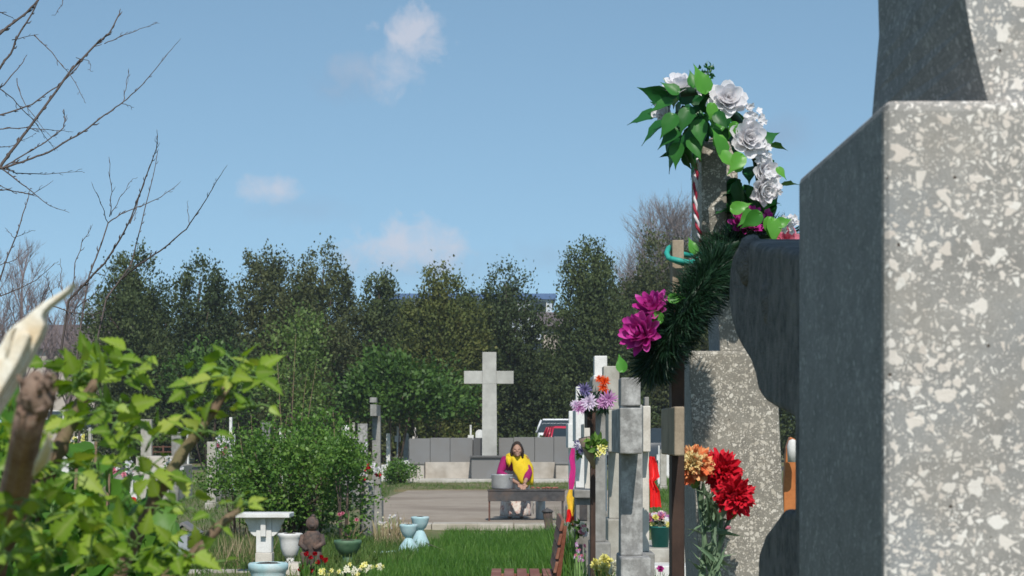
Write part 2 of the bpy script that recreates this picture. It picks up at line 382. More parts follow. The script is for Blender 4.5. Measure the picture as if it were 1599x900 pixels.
def cloud(px, py, rx, ry, amp, thr, soft):
    d = Vector(((px-CX)/F, 1, (HY-py)/F)).normalized()
    s = nd(nt, 'VectorMath', operation='SUBTRACT'); nt.links.new(gen, s.inputs[0]); s.inputs[1].default_value = d
    m = nd(nt, 'VectorMath', operation='MULTIPLY'); nt.links.new(s.outputs[0], m.inputs[0]); m.inputs[1].default_value = (F/rx, 0, F/ry)
    l = nd(nt, 'VectorMath', operation='LENGTH'); nt.links.new(m.outputs[0], l.inputs[0])
    v = mathn(nt, 'SUBTRACT', 1.0, l.outputs['Value'])
    v = mathn(nt, 'ADD', v, mathn(nt, 'MULTIPLY', mathn(nt, 'SUBTRACT', nz.outputs[0], .5), amp))
    v = mathn(nt, 'MULTIPLY', mathn(nt, 'SUBTRACT', v, thr), soft, clamp=True)
    return v
def mx(*vs):
    r = vs[0]
    for v in vs[1:]: r = mathn(nt, 'MAXIMUM', r, v)
    return r
white = mx(cloud(645, 50, 66, 50, 2.4, .12, 1.3), cloud(618, 112, 50, 55, 2.3, .18, .75), cloud(424, 296, 66, 26, 2.2, .12, 1.0), cloud(632, 388, 110, 50, 2.3, -.02, 1.2), cloud(545, 110, 70, 40, 2.2, .3, .35))
dark = mx(cloud(540, 120, 80, 50, 1.6, .2, .5), cloud(640, 420, 230, 55, 1.4, .12, .5), cloud(1222, 212, 60, 45, 1.4, .1, .5), cloud(880, 400, 130, 36, 1.5, .15, .4), cloud(480, 330, 120, 34, 1.4, .2, .35))
b2 = nd(nt, 'Background'); b2.inputs[0].default_value = (.74, .74, .82, 1); b2.inputs[1].default_value = .84
b3 = nd(nt, 'Background'); b3.inputs[0].default_value = (.38, .45, .60, 1); b3.inputs[1].default_value = .72
m1 = nd(nt, 'MixShader'); nt.links.new(mathn(nt, 'MULTIPLY', dark, .6), m1.inputs[0]); nt.links.new(bg.outputs[0], m1.inputs[1]); nt.links.new(b3.outputs[0], m1.inputs[2])
m2 = nd(nt, 'MixShader'); nt.links.new(mathn(nt, 'MULTIPLY', white, .68), m2.inputs[0]); nt.links.new(m1.outputs[0], m2.inputs[1]); nt.links.new(b2.outputs[0], m2.inputs[2])
nt.links.new(m2.outputs[0], out.inputs[0])
SC.view_settings.view_transform = 'Standard'; SC.view_settings.look = 'None'; SC.view_settings.exposure = .12; SC.view_settings.gamma = 1
SC.cycles.max_bounces = 6; SC.cycles.diffuse_bounces = 3; SC.cycles.transmission_bounces = 4; SC.cycles.transparent_max_bounces = 6
SC.cycles.use_denoising = True
SC.cycles.caustics_reflective = False; SC.cycles.caustics_refractive = False
# ------------------------------------------------------------------ ground
def ground():
    xs = np.concatenate([np.linspace(-900, -30, 12), np.linspace(-26, 26, 53), np.linspace(30, 900, 12)])
    ys = np.concatenate([np.linspace(-60, 10, 12), np.linspace(12, 80, 137), np.linspace(90, 1600, 14)])
    X, Y = np.meshgrid(xs, ys)
    Z = np.array([gz(x, y) for x, y in zip(X.ravel(), Y.ravel())])+.012*np.sin(X.ravel()*1.7+Y.ravel()*.6)*(np.abs(X.ravel()) < 27)
    V = np.stack([X.ravel(), Y.ravel(), Z], 1); nx = len(xs)
    Fq = [(j*nx+i, j*nx+i+1, (j+1)*nx+i+1, (j+1)*nx+i) for j in range(len(ys)-1) for i in range(nx-1)]
    m, nt, p, o = newmat('cemetery ground'); co = coord(nt)
    n1 = noise(nt, co, .35, 5, .65); n2 = noise(nt, co, 6, 5, .7)
    f = mathn(nt, 'MULTIPLY_ADD', n2.outputs[0], .5, mathn(nt, 'MULTIPLY', n1.outputs[0], .55))
    c = ramp(nt, f, [(.36, (.055, .085, .022)), (.47, (.10, .12, .035)), (.55, (.15, .135, .06)), (.64, (.22, .18, .12))])
    nt.links.new(c, p.inputs['Base Color']); p.inputs['Roughness'].default_value = .95; bump(nt, p, n2.outputs[0], .6, .03)
    tag(mesh_np('ground', V, Fq, m, smooth=True), kind='structure')
ground()
def sheet(name, pts, z, mat, th=None, kind='structure'):
    m = MB(); m.prism(pts, 'z', (z-th) if th else z-.05, z); o = m.build(name, mat)
    return tag(o, kind=kind)
# trodden earth square with its kerb steps
sheet('earth_path', [(-2.25, 29.75), (1.6, 29.75), (2.4, 34), (3.0, 47.2), (-2.55, 47.2), (-2.75, 41), (-2.5, 33)], .2, MT['dirt'], .12)
k = MB(); k.box(-1.22, .02, 29.2, 29.75, -.05, .205); k.box(.03, .62, 29.2, 29.75, -.05, .198); k.box(.63, 1.7, 29.22, 29.75, -.05, .19)
k.box(-2.3, -1.23, 29.24, 29.75, -.05, .2); k.box(-1.05, .5, 28.75, 29.19, -.05, .09)
tag(k.build('kerb', MT['kerb'], bevel=.015), kind='structure')
sheet('verge', [(-2.9, 47.2), (3.2, 47.2), (3.4, 54.2), (-3.2, 54.2)], .215, M_noise('worn turf', (.12, .125, .04), (.21, .18, .085), 5, .95, .5, .01, (.26, .21, .13), .8), .12)
sheet('road', [(-60, 66), (60, 66), (60, 73), (-60, 73)], .362, M_noise('grey asphalt', (.05, .05, .05), (.08, .078, .075), 20, .9, .2, .004), .1)
# ------------------------------------------------------------------ granite memorial
MB_Y = 55.6
t = thing('war_memorial', 'tall pale stone cross rising from a low grey granite wall', 'memorial', (-.6, 56.5, .2))
def mpx(m, x0, x1, y0, y1, D, dep, mi=0, **kw): m.box(wx(x0, D), wx(x1, D), D, D+dep, wz(y1, D), wz(y0, D), mi, **kw)
m = MB(); m.box(wx(624, 54.4), wx(906, 54.4), 54.4, 58.5, .1, .30); m.build('paving_slab', MT['slab'], t, bevel=.02)
m = MB(); mpx(m, 664, 737, 722, 752, 56, .5); mpx(m, 780, 868, 722, 752, 56, .5); m.build('plinth_wall', MT['plinth'], t, bevel=.01)
for (x0, x1) in ((640, 662), (868, 896)):
    m = MB(); mpx(m, x0, x1, 725, 751, 55.5, .9); b = m.build('end_block', MT['plinth'], t, bevel=.015)
    m = MB(); mpx(m, x0-.8, x1+.8, 722, 725.2, 55.46, 1.0); m.build('coping', MT['granite'], b, bevel=.008)
for (x0, x1, y0) in ((639, 671.5, 685), (672, 702.5, 684), (703, 738, 684), (779, 801.5, 684), (802, 834.5, 683), (835, 864.5, 683), (865, 897, 682)):
    m = MB(); mpx(m, x0, x1, y0, 722, 56.15, .22); m.build('granite_panel', MT['granite'], t, bevel=.008)
m = MB(); mpx(m, 638, 739, 686.5, 721.5, 56.3, .3); mpx(m, 778, 898, 686.5, 721.5, 56.3, .3); mpx(m, 739, 753, 684, 722, 56.0, .3); m.build('backing_wall', MT['granite_dark'], t)
m = MB(); mpx(m, 736, 781, 715, 750, 55.1, 1.3); b = m.build('pedestal', MT['granite'], t, bevel=.015)
m = MB(); mpx(m, 733.5, 783, 712, 715.2, 55.03, 1.45); m.build('pedestal_cap', MT['granite_dark'], b, bevel=.01)
m = MB()
m.box(wx(752.5, 55.5), wx(776, 55.5), 55.5, 55.95, wz(712, 55.5), wz(600, 55.5), tx=.012, ty=.01)
m.box(wx(753.2, 55.5), wx(775, 55.5), 55.51, 55.94, wz(600, 55.5), wz(550, 55.5))
m.build('cross_shaft', MT['memorial'], t, bevel=.01)
for (x0, x1) in ((724.5, 753.2), (775, 802)):
    m = MB(); mpx(m, x0, x1, 579.5, 599.5, 55.53, .38); m.build('cross_arm', MT['memorial'], t, bevel=.01)
# ------------------------------------------------------------------ far buildings
def building(name, label, px0, px1, ytop, D, dep, wall, roof, fascia=None, win=None, gable=False):
    x0, x1, z1 = wx(px0, D), wx(px1, D), wz(ytop, D)
    o = thing(name, label, 'building', ((x0+x1)/2, D, .35))
    m = MB(); m.box(x0, x1, D, D+dep, .2, z1-.45 if fascia else z1); m.build('wall', wall, o)
    if fascia: m = MB(); m.box(x0-.3, x1+.3, D-.3, D+dep+.3, z1-.45, z1); m.build('roof', fascia, o)
    if gable:
        m = MB(); rh = gable; m.prism([(D-.5, z1), (D+dep+.5, z1), (D+dep/2, z1+rh)], 'x', x0-.4, x1+.4); m.build('roof', roof, o)
    if win:
        nx, nz, w, h, zz0, mat = win
        for i in range(nx):
            for j in range(nz):
                xc = x0+(x1-x0)*(i+.5)/nx; zc = zz0+j*3.0
                m = MB(); m.box(xc-w/2-.07, xc+w/2+.07, D-.05, D+.02, zc-.07, zc+h+.07); f = m.build('window', MT['white'], o)
                m = MB(); m.box(xc-w/2, xc+w/2, D-.07, D-.052, zc, zc+h); m.build('pane', mat, f)
    return o
MT['pane'] = M_plain('dark window glass', (.03, .04, .05), .12, spec=.6)
MT['bluefascia'] = M_noise('blue roof edge', (.08, .15, .30), (.11, .19, .36), 2, .6, 0)
MT['palewall'] = M_noise('pale blue grey render', (.50, .56, .64), (.58, .63, .70), 1, .9, .1)
MT['beigewall'] = M_noise('beige render', (.44, .38, .32), (.52, .46, .40), 1.5, .9, .1)
MT['mauveroof'] = M_noise('weathered mauve roof', (.13, .105, .11), (.19, .155, .155), 3, .9, .2)
building('office_block', 'pale block with a blue roof edge showing through gaps in the conifers', 596, 862, 459, 150, 14, MT['palewall'], None, MT['bluefascia'], (6, 4, 1.3, 1.4, 1.6, MT['pane']))
building('beige_house', 'beige house with dark roof between two dark conifers', 848, 884, 510, 118, 7, MT['beigewall'], MT['mauveroof'], None, (2, 2, .8, 1.2, 1.5, MT['pane']), 1.1)
building('long_shed', 'long low building with mauve roof behind the bare trees', 20, 205, 545, 140, 12, MT['beigewall'], MT['mauveroof'], None, (7, 1, 1.1, 1.3, 2.0, MT['pane']), 2.1)
# ------------------------------------------------------------------ trees
def conifer(px, topy, half, D, mat, label, name='juniper_tree', dens=1.0, cat='tree', wide=.55, group='dark conifers across the far side of the cemetery'):
    x = wx(px, D); z0 = gz(x, D); z1 = wz(topy, D); H = z1-z0; R = half*D/F
    o = thing(name, label, cat, (x, D, z0), group)
    m = MB(); m.tube([(x, D, z0-.1), (x+U(-.1, .1), D, z0+H*.3), (x+U(-.15, .15), D+.05, z0+H*.62), (x, D, z0+H*.9)], [.16+.01*H, .13, .08, .02], 8, jit=.1)
    for q in range(9):
        h = U(.12, .7)*H; an = U(0, 6.28); L = R*U(.5, .9)
        m.tube([(x, D, z0+h), (x+math.cos(an)*L*.5, D+math.sin(an)*L*.5, z0+h+L*.35), (x+math.cos(an)*L, D+math.sin(an)*L, z0+h+L*.95)], [.05, .035, .012], 5)
    m.build('trunk', MT['bark'], o)
    R *= 1.5
    sp = [(0, 0, H, .66*R)]
    for q in range(5):
        an = U(0, 6.28); d = U(.15, .4)*R; sp.append((math.cos(an)*d, math.sin(an)*d*.8, H*U(.78, .97), R*U(.26, .44)))
    for q in range(13):
        an = U(0, 6.28); d = U(.4, .85)*R; sp.append((math.cos(an)*d, math.sin(an)*d, H*U(.46, .86), R*U(.28, .58)))
    C = []; E = []
    for (dx, dy, h, r) in sp:
        n = int(dens*(30+220*h*r/(H*R)))
        t = rng.beta(1.1, 1.15, n); t[:5] = rng.uniform(.9, 1.0, 5)
        prof = r*np.minimum(1, t/.14+.55)*np.power(np.clip(1-t, 0, 1), .36)+.10
        an = rng.uniform(0, 6.283, n); lob = 1+.25*np.sin(an*3+t*9+dx*7)
        q = prof*lob*np.sqrt(rng.uniform(.3, 1.15, n))
        C.append(np.stack([x+dx+q*np.cos(an), D+dy+q*np.sin(an), z0+.45+t*(h-.5)], 1))
    C = np.concatenate(C); nC = len(C)
    K = 30
    sg = np.repeat(rng.uniform(.09, .23, nC), K)[:, None]
    O = np.repeat(C, K, 0)+rng.normal(size=(nC*K, 3))*sg*np.array([1, 1, 1.3])
    outw = norm(O-np.array([x, D, z0+H*.45]))*np.array([1, 1, .3])
    Dr = norm(outw*.8+np.array([0, 0, .75])+rng.normal(size=O.shape)*.6)
    N = norm(rdir(len(O))*.30+norm(O-np.repeat(C, K, 0))*.75+outw*.5+np.array([0, 0, .25]))
    L = rng.uniform(.07, .17, len(O)); Wd = L*rng.uniform(.5, .85, len(O))
    V, Q = cards(O, Dr, N, L, Wd)
    mesh_np('crown', V, Q, mat, o)
    return o
for a_ in [
    (212, 388, 52, 80, 'conifer', 'dark conifer with ragged open top standing apart beside the bare branches', 1.0),
    (312, 406, 62, 82, 'conifer_b', 'dark conifer with slanting narrow tip beside the ragged open one', 1.0),
    (408, 388, 62, 84, 'conifer_br', 'brownish conifer with thin half bare top', 1.0),
    (505, 384, 58, 82, 'conifer_br', 'tall conifer with a flat blunt top next to the brownish one', 1.0),
    (592, 428, 50, 84, 'conifer', 'shorter conifer between the blunt topped and the yellowing one', 1.0),
    (684, 414, 50, 80, 'conifer_y', 'yellowing conifer just beside the memorial cross', 1.0),
    (790, 410, 62, 83, 'conifer_b', 'broad dark conifer directly behind the memorial cross', 1.0),
    (925, 377, 56, 80, 'conifer', 'tall conifer with jagged top behind the parked cars', 1.1),
    (1035, 362, 70, 84, 'conifer_br', 'olive conifer in front of the bare poplar', 1.0),
    (1118, 420, 60, 86, 'conifer', 'dark conifer mostly hidden behind the fir wreath', .9),
    (1210, 440, 60, 88, 'conifer_b', 'dark conifer hidden behind the stone monuments', .8),
    (258, 470, 58, 92, 'conifer', 'low dark conifer filling the gap behind the ragged open one', .9),
    (455, 450, 60, 94, 'conifer_b', 'low dark conifer filling the gap behind the brownish one', .9),
    (640, 474, 62, 94, 'conifer', 'low dark conifer in front of the blue edged block', .9),
    (738, 462, 62, 95, 'conifer_b', 'low dark conifer between the yellowing and the broad dark one', .9),
    (868, 548, 46, 90, 'conifer', 'small round dark conifer in front of the beige house', .9),
    (975, 450, 60, 93, 'conifer_b', 'dark conifer between the jagged topped and the olive one', .9)]:
    conifer(a_[0], a_[1], a_[2], a_[3], MT[a_[4]], a_[5], dens=a_[6])
def bushy(name, label, cat, c, rx, ry, h, mat, ncl, leaf=(.05, .09), K=24, sg=.13, group=None, stems=5, low=.12, stemr=.03, barkm='bark'):
    x, y, z0 = c
    o = thing(name, label, cat, c, group)
    m = MB()
    for q in range(stems):
        an = U(0, 6.28); d = U(.2, .75)
        p = Vector((x+math.cos(an)*rx*d, y+math.sin(an)*ry*d, z0+h*U(.55, .92)))
        b = Vector((x+math.cos(an)*rx*.12, y+math.sin(an)*ry*.12, z0-.05))
        mid = b.lerp(p, .5)+Vector((U(-.1, .1)*rx, U(-.1, .1)*ry, h*.08))
        m.tube([b, mid, p], [stemr, stemr*.7, stemr*.25], 6, jit=.1)
    m.build('trunk' if cat == 'tree' else 'stem', MT[barkm], o)
    C = []
    while len(C) < ncl:
        d = rdir(1)[0]; q = U(.35, 1.05)**.6
        zz = .5+.5*d[2]*q
        bulge = 1+.26*math.sin(d[0]*6+x)+.22*math.sin(d[1]*7+d[2]*6)
        if zz < low: continue
        C.append((x+d[0]*q*rx*bulge, y+d[1]*q*ry*bulge, z0+h*(low+(1-low)*zz*(.86+.14*bulge))))
    C = np.array(C); O = np.repeat(C, K, 0)+rng.normal(size=(ncl*K, 3))*np.repeat(rng.uniform(.6, 1.3, ncl), K)[:, None]*sg
    O[:, 2] = np.maximum(O[:, 2], z0+.02)
    Dr = norm(norm(O-np.array([x, y, z0+h*.4]))+rng.normal(size=O.shape)*.8)
    N = norm(rng.normal(size=O.shape)*.55+norm(O-np.repeat(C, K, 0))*.5+norm(O-np.array([x, y, z0+h*.4]))*.5+np.array([0, -.1, .5]))
    L = rng.uniform(*leaf, len(O)); V, Q = cards(O, Dr, N, L, L*.62)
    mesh_np('foliage' if cat != 'tree' else 'crown', V, Q, MT[mat], o)
    return o
def G(px, D, py=None): x = wx(px, D); return (x, D, gz(x, D))
bushy('broadleaf_tree', 'bright green low tree in full leaf beside the yellowing conifer', 'tree', G(612, 66), 1.9, 1.5, 3.9, 'decid', 260, (.12, .22), sg=.24, stems=7, low=.3)
bushy('broadleaf_tree', 'bright green low tree growing against the yellowing conifer trunk', 'tree', G(668, 68), 1.4, 1.2, 3.4, 'decid', 120, (.12, .2), sg=.22, stems=5, low=.35)
bushy('broadleaf_tree', 'small bright tree below the dark slanting conifer', 'tree', G(325, 67), 1.6, 1.2, 4.4, 'decid', 120, (.12, .2), sg=.26, stems=5, low=.3)
bushy('broadleaf_tree', 'slim fresh green tree below the brownish conifer', 'tree', G(462, 62), 1.0, 1.0, 5.2, 'sapling', 110, (.10, .18), sg=.26, stems=4, low=.2)
bushy('hedge_bush', 'clipped dark bush at the end of the memorial wall', 'bush', G(622, 53.5), .42, .5, .62, 'rosebush', 120, (.05, .08), sg=.07, stems=4)
bushy('hedge_bush', 'low dark bush under the conifers behind the memorial wall', 'bush', G(806, 63), .95, .8, 1.0, 'conifer', 120, (.1, .18), sg=.16, stems=4)
bushy('hedge_bush', 'dark scrub under the jagged topped conifer by the cars', 'bush', G(950, 78), 1.6, 1.0, 2.8, 'conifer', 160, (.12, .2), sg=.22, stems=4)
# bare trees
def baretree(name, label, x, y, H, mat, n1=16, n2=9, n3=6, spread=.32, r0=.16, group=None):
    z0 = gz(x, y)
    o = thing(name, label, 'tree', (x, y, z0), group)
    m = MB(); m.tube([(x, y, z0-.1), (x+.1, y, z0+H*.4), (x-.05, y, z0+H*.75), (x, y, z0+H*.98)], [r0, r0*.75, r0*.4, .02], 7, jit=.08)
    m.build('trunk', mat, o)
    m = MB()
    def br(p, d, L, r, lev):
        q = [p]; dd = Vector(d)
        for i in range(3):
            dd = (dd+Vector((U(-.18, .18), U(-.18, .18), U(0, .16)))).normalized(); q.append(q[-1]+dd*L/3)
        m.tube(q, [r, r*.75, r*.5, r*.2], 3 if lev > 1 else 4, cap=False)
        if lev < 3:
            for i in range(n2 if lev == 1 else n3):
                f = U(.25, 1); k_ = min(2, int(f*3)); pp = q[k_].lerp(q[k_+1], f*3-k_)
                sd_ = Vector((U(-1, 1), U(-1, 1), U(-.2, .9))).normalized()
                br(pp, (dd*.75+sd_*.6).normalized(), L*U(.35, .55), r*.45, lev+1)
    for i in range(n1):
        h = U(.22, .95); an = U(0, 6.28)
        L = H*spread*(1.15-h*.75)
        br(Vector((x, y, z0+h*H)), Vector((math.cos(an)*.6, math.sin(an)*.6, .8)).normalized(), L, r0*.38*(1.1-h*.7), 1)
    m.build('crown', mat, o)
    return o
MT['greybark'] = M_noise('grey twigs', (.20, .17, .165), (.30, .26, .25), 8, .9, 0)
MT['mauvebark'] = M_noise('mauve twigs', (.19, .145, .14), (.27, .21, .20), 8, .9, 0)
baretree('bare_poplar', 'bare grey poplar rising behind the olive conifer', wx(1043, 112), 112, wz(372, 112), MT['greybark'], 90, 14, 9, .42, .2)
for i, (px, ty, D, lab) in enumerate([(35, 425, 118, 'bare mauve tree beyond the broken branch'), (105, 470, 122, 'bare mauve tree between the broken branch and the ragged conifer'), (-25, 445, 115, 'bare mauve tree at the very edge beyond the broken branch'), (150, 500, 110, 'short bare tree next to the ragged open conifer')]):
    baretree('bare_tree', lab, wx(px, D), D, wz(ty, D), MT['mauvebark'], 26, 10, 6, .4, .22, 'bare trees at the edge of the cemetery')
bushy('rose_bush', 'tall loose rose bush rising above the dense one', 'bush', (wx(492, 28.2), 28.2, gz(0, 28.2)), .52, .6, 1.85, 'rosebush', 130, (.045, .075), K=22, sg=.11, stems=12, low=.3, stemr=.014)
for lab_, px_, D_, tops in (('thin upright rose shoots sticking out of the dense rose bush', 410, 27.4, ((372, 660), (392, 648), (430, 636), (448, 650))), ('leafy rose shoots arching over the smaller rose bush', 540, 26.6, ((520, 640), (546, 652)))):
    o = thing('rose_shoot', lab_, 'plant', G(px_, D_)); m = MB(); C = []
    for (tx_, ty_) in tops:
        p = [Vector(G(px_+(tx_-px_)*.4, D_)), at(px_+(tx_-px_)*.75, 730, D_), at(tx_, ty_, D_)]; m.tube(p, [.012, .009, .003], 5)
        for q in range(70):
            C.append(p[1].lerp(p[2], U(-.2, 1))+Vector((U(-.11, .11), U(-.11, .11), U(-.09, .09))))
    m.build('stem', MT['shoot'], o); C = np.array([tuple(c) for c in C])
    V, Q = cards(C, rdir(len(C))+np.array([0, 0, .2]), norm(rdir(len(C))+np.array([0, -.3, .5])), rng.uniform(.04, .075, len(C)), rng.uniform(.025, .042, len(C))); mesh_np('foliage', V, Q, MT['rosebush'], o)
# two thin new shoots in the rose bed
o = thing('sapling', 'thin upright sapling with sparse new leaves behind the rose bush', 'sapling', G(455, 31))
m = MB(); C = []
for (px, ty, bx) in ((432, 545, 446), (462, 520, 452), (495, 560, 462), (478, 590, 458)):
    p = [Vector(G(bx, 31)), at((px+bx)/2+U(-4, 4), 690, 31), at(px, ty, 31)]
    m.tube(p, [.014, .009, .003], 5); 
    for q in range(60):
        f = U(.3, 1); C.append(p[1].lerp(p[2], f)+Vector((U(-.14, .14), U(-.14, .14), U(-.1, .1))))
m.build('stem', MT['shoot'], o)
C = np.array([tuple(c) for c in C]); V, Q = cards(C, rdir(len(C))+np.array([0, 0, .3]), rdir(len(C)), rng.uniform(.05, .09, len(C)), rng.uniform(.02, .035, len(C)))
mesh_np('foliage', V, Q, MT['sapling'], o)
bushy('rose_bush', 'large dense rose bush spreading behind the white table', 'bush', (wx(452, 27), 27, 0), .94, .8, 1.62, 'rosebush', 420, (.045, .075), K=28, sg=.095, stems=14, low=.1, stemr=.02)
bushy('rose_bush', 'smaller rose bush arching beside the slender grey cross', 'bush', (wx(536, 26), 26, 0), .25, .35, 1.55, 'rosebush', 90, (.035, .06), K=26, sg=.085, stems=6, low=.45, stemr=.012)
bushy('rose_bush', 'low rose bush with a red bloom next to the white table', 'bush', (wx(372, 28), 28, 0), .55, .5, 1.5, 'rosebush', 120, (.035, .06), K=26, sg=.1, stems=6, low=.3, stemr=.012)

# ------------------------------------------------------------------ thin air between here and the trees
def haze():
    m = bpy.data.materials.new('thin haze'); m.use_nodes = True; nt_ = m.node_tree; nt_.nodes.clear()
    o_ = nt_.nodes.new('ShaderNodeOutputMaterial'); v = nt_.nodes.new('ShaderNodeVolumePrincipled')
    v.inputs['Color'].default_value = (.88, .92, 1.0, 1); v.inputs['Density'].default_value = .0005; v.inputs['Anisotropy'].default_value = .2
    nt_.links.new(v.outputs[0], o_.inputs['Volume'])
    b = MB(); b.box(-960, 960, -80, 1680, -1.0, 24); tag(b.build('haze', m), kind='stuff')
haze()
# ------------------------------------------------------------------ flowers
def petals(mb, c, axis, rings, nu=4, nv=4):
    A = Vector(axis).normalized(); X = A.orthogonal().normalized(); Y = A.cross(X); c = Vector(c)
    for (n, tilt, curl, L, Wd, cup, frill, off) in rings:
        ph0 = U(0, 6.28)
        for i in range(n):
            ph = ph0+6.283*i/n+U(-.15, .15)
            rad = X*math.cos(ph)+Y*math.sin(ph); tan = -X*math.sin(ph)+Y*math.cos(ph)
            t0 = tilt+U(-.12, .12); l = L*U(.85, 1.1); vs = []
            p = c+rad*off*.3+A*off*.2
            for j in range(nv+1):
                v = j/nv; ang = t0+curl*v
                d = A*math.cos(ang)+rad*math.sin(ang); nn = rad*math.cos(ang)-A*math.sin(ang)
                w = Wd*(max(.12, v)**.55)*(1-.35*max(0, v-.6)/.4)
                for k in range(nu+1):
                    u = 2*k/nu-1
                    q = p+tan*u*w*.5-nn*cup*w*(u*u)*.8-d*L*.22*(u*u)*v
                    if frill: q += nn*U(-1, 1)*frill*L*v+d*U(-1, 1)*frill*L*v
                    vs.append(q)
                p = p+d*(l/nv)
            fs = [(j*(nu+1)+k, j*(nu+1)+k+1, (j+1)*(nu+1)+k+1, (j+1)*(nu+1)+k) for j in range(nv) for k in range(nu)]
            mb.add(vs, fs, 0, True)
def rose(mb, c, ax, R):
    R *= 1.12
    petals(mb, c, ax, [(6, 1.5, -.5, R*1.0, R*1.0, .3, .05, R*.3), (6, 1.25, -.5, R*1.0, R*1.0, .35, .03, R*.3), (6, .95, -.55, R*.98, R*.95, .4, .03, R*.3), (5, .62, -.45, R*.9, R*.85, .45, .03, R*.25), (4, .32, -.25, R*.8, R*.7, .5, .02, R*.2), (3, .12, -.1, R*.72, R*.5, .6, .02, R*.1)])
def peony(mb, c, ax, R):
    petals(mb, c, ax, [(9, 1.5, -.9, R, R*.55, .5, .03, R*.2), (9, 1.15, -.8, R*.98, R*.5, .5, .03, R*.2), (8, .8, -.6, R*.92, R*.5, .5, .03, R*.2), (7, .45, -.4, R*.88, R*.45, .5, .03, R*.15), (4, .15, -.1, R*.8, R*.4, .5, .03, .0)])
def carnation(mb, c, ax, R):
    petals(mb, c, ax, [(11, 1.55, .35, R*.98, R*.62, .1, .10, 0), (11, 1.25, .3, R*1.0, R*.6, .1, .12, 0), (10, .98, .2, R*1.0, R*.58, .1, .13, 0), (9, .72, .15, R*.98, R*.52, .1, .14, 0), (8, .46, .1, R*.97, R*.48, .1, .14, 0), (6, .2, .05, R*.95, R*.44, .1, .14, 0)], nu=7, nv=5)
def daisy(mb, c, ax, R):
    petals(mb, c, ax, [(14, 1.4, .1, R, R*.22, .3, .02, 0), (13, 1.1, .1, R*.92, R*.22, .3, .02, 0), (10, .75, .1, R*.75, R*.2, .3, .02, 0), (7, .4, 0, R*.55, R*.18, .3, .02, 0)], nu=2, nv=3)
def tulip(mb, c, ax, R):
    petals(mb, c, ax, [(3, .75, -.9, R*1.7, R*1.3, .5, .02, 0), (3, .55, -.75, R*1.7, R*1.2, .5, .02, 0)], nu=3, nv=4)
def daff(mb, c, ax, R):
    petals(mb, c, ax, [(6, 1.35, .1, R, R*.7, .2, .03, 0), (6, .35, .2, R*.6, R*.45, .5, .04, 0)], nu=3, nv=3)
def bloom(kind, name, c, ax, R, mat, parent, label=None):
    m = MB(); kind(m, c, ax, R); o = m.build(name, MT[mat], parent)
    if label: o['label'] = label
    return o
# leaf template with fold, 9 points
def _plain():
    V = []; Fs = []; n = 7; ws = [0, .20, .29, .30, .25, .15, .06, 0]
    for i in range(n+1):
        y = i/n; w = ws[i]; dz = -.22*y*y
        V += [(-w, y-.06*(w > 0), dz+.32*w+.02*math.sin(i*2.3)), (-w*.5, y, dz+.12*w), (0, y+.02, dz), (w*.5, y, dz+.12*w), (w, y-.06*(w > 0), dz+.32*w-.02*math.sin(i*2.9))]
    for i in range(n):
        for k in range(4):
            a_ = i*5+k; Fs += [(a_, a_+1, a_+6), (a_, a_+6, a_+5)]
    return np.array(V), np.array(Fs)
LT, LF = _plain()
# toothed, three lobed leaf (young shrub)
def _lobed():
    half = [(0, 0), (.10, .02), (.30, .10), (.46, .26), (.36, .30), (.42, .44), (.30, .45), (.30, .60), (.20, .62), (.20, .76), (.11, .78), (0, 1.0)]
    pts = [(x, y, .16*x-.10*y*y) for x, y in half]+[(-x, y, .16*x-.10*y*y) for x, y in half[-2:0:-1]]
    mid = [(0, .15, -.004), (0, .35, -.015), (0, .55, -.03), (0, .75, -.055)]
    n = len(pts); V = pts+mid; Fs = []
    def mi(y): return n+min(3, max(0, int((y-.05)/.2)))
    for i in range(n):
        j = (i+1) % n
        a_, b_ = mi(pts[i][1]), mi(pts[j][1])
        Fs.append((i, j, a_))
        if a_ != b_: Fs.append((j, b_, a_))
    return np.array(V), np.array(Fs)
BT, BF = _lobed()
def leaves(name, O, D, N, s, mat, parent, T=None, Fc=None, label=None):
    T = LT if T is None else T; Fc = LF if Fc is None else Fc
    O = np.asarray(O, float); D = norm(np.asarray(D, float)); N = np.asarray(N, float)
    X = norm(np.cross(D, N)); Z = norm(np.cross(X, D))
    V, Q = inst(T, Fc, O, X, D, Z, s)
    o = mesh_np(name, V, Q, MT[mat], parent, smooth=True)
    if label: o['label'] = label
    return o
def needles(name, path, rad, n, L, mat, parent, w=.0035):
    P = np.array([tuple(p) for p in path]); seg = np.diff(P, axis=0); 
    t = rng.uniform(0, len(seg)-1e-6, n); i = t.astype(int); f = (t-i)[:, None]
    C = P[i]+seg[i]*f; T = norm(seg[i])
    r = rdir(n); r = norm(r-T*np.sum(r*T, 1, keepdims=True))
    O = C+r*(rad*rng.uniform(.1, .75, n))[:, None]
    D = norm(r+T*rng.normal(size=(n, 1))*.6+rdir(n)*.25)
    V, Q = cards(O, D, rdir(n), rng.uniform(.6, 1.1, n)*L, np.full(n, w), .1)
    return mesh_np(name, V, Q, MT[mat], parent)
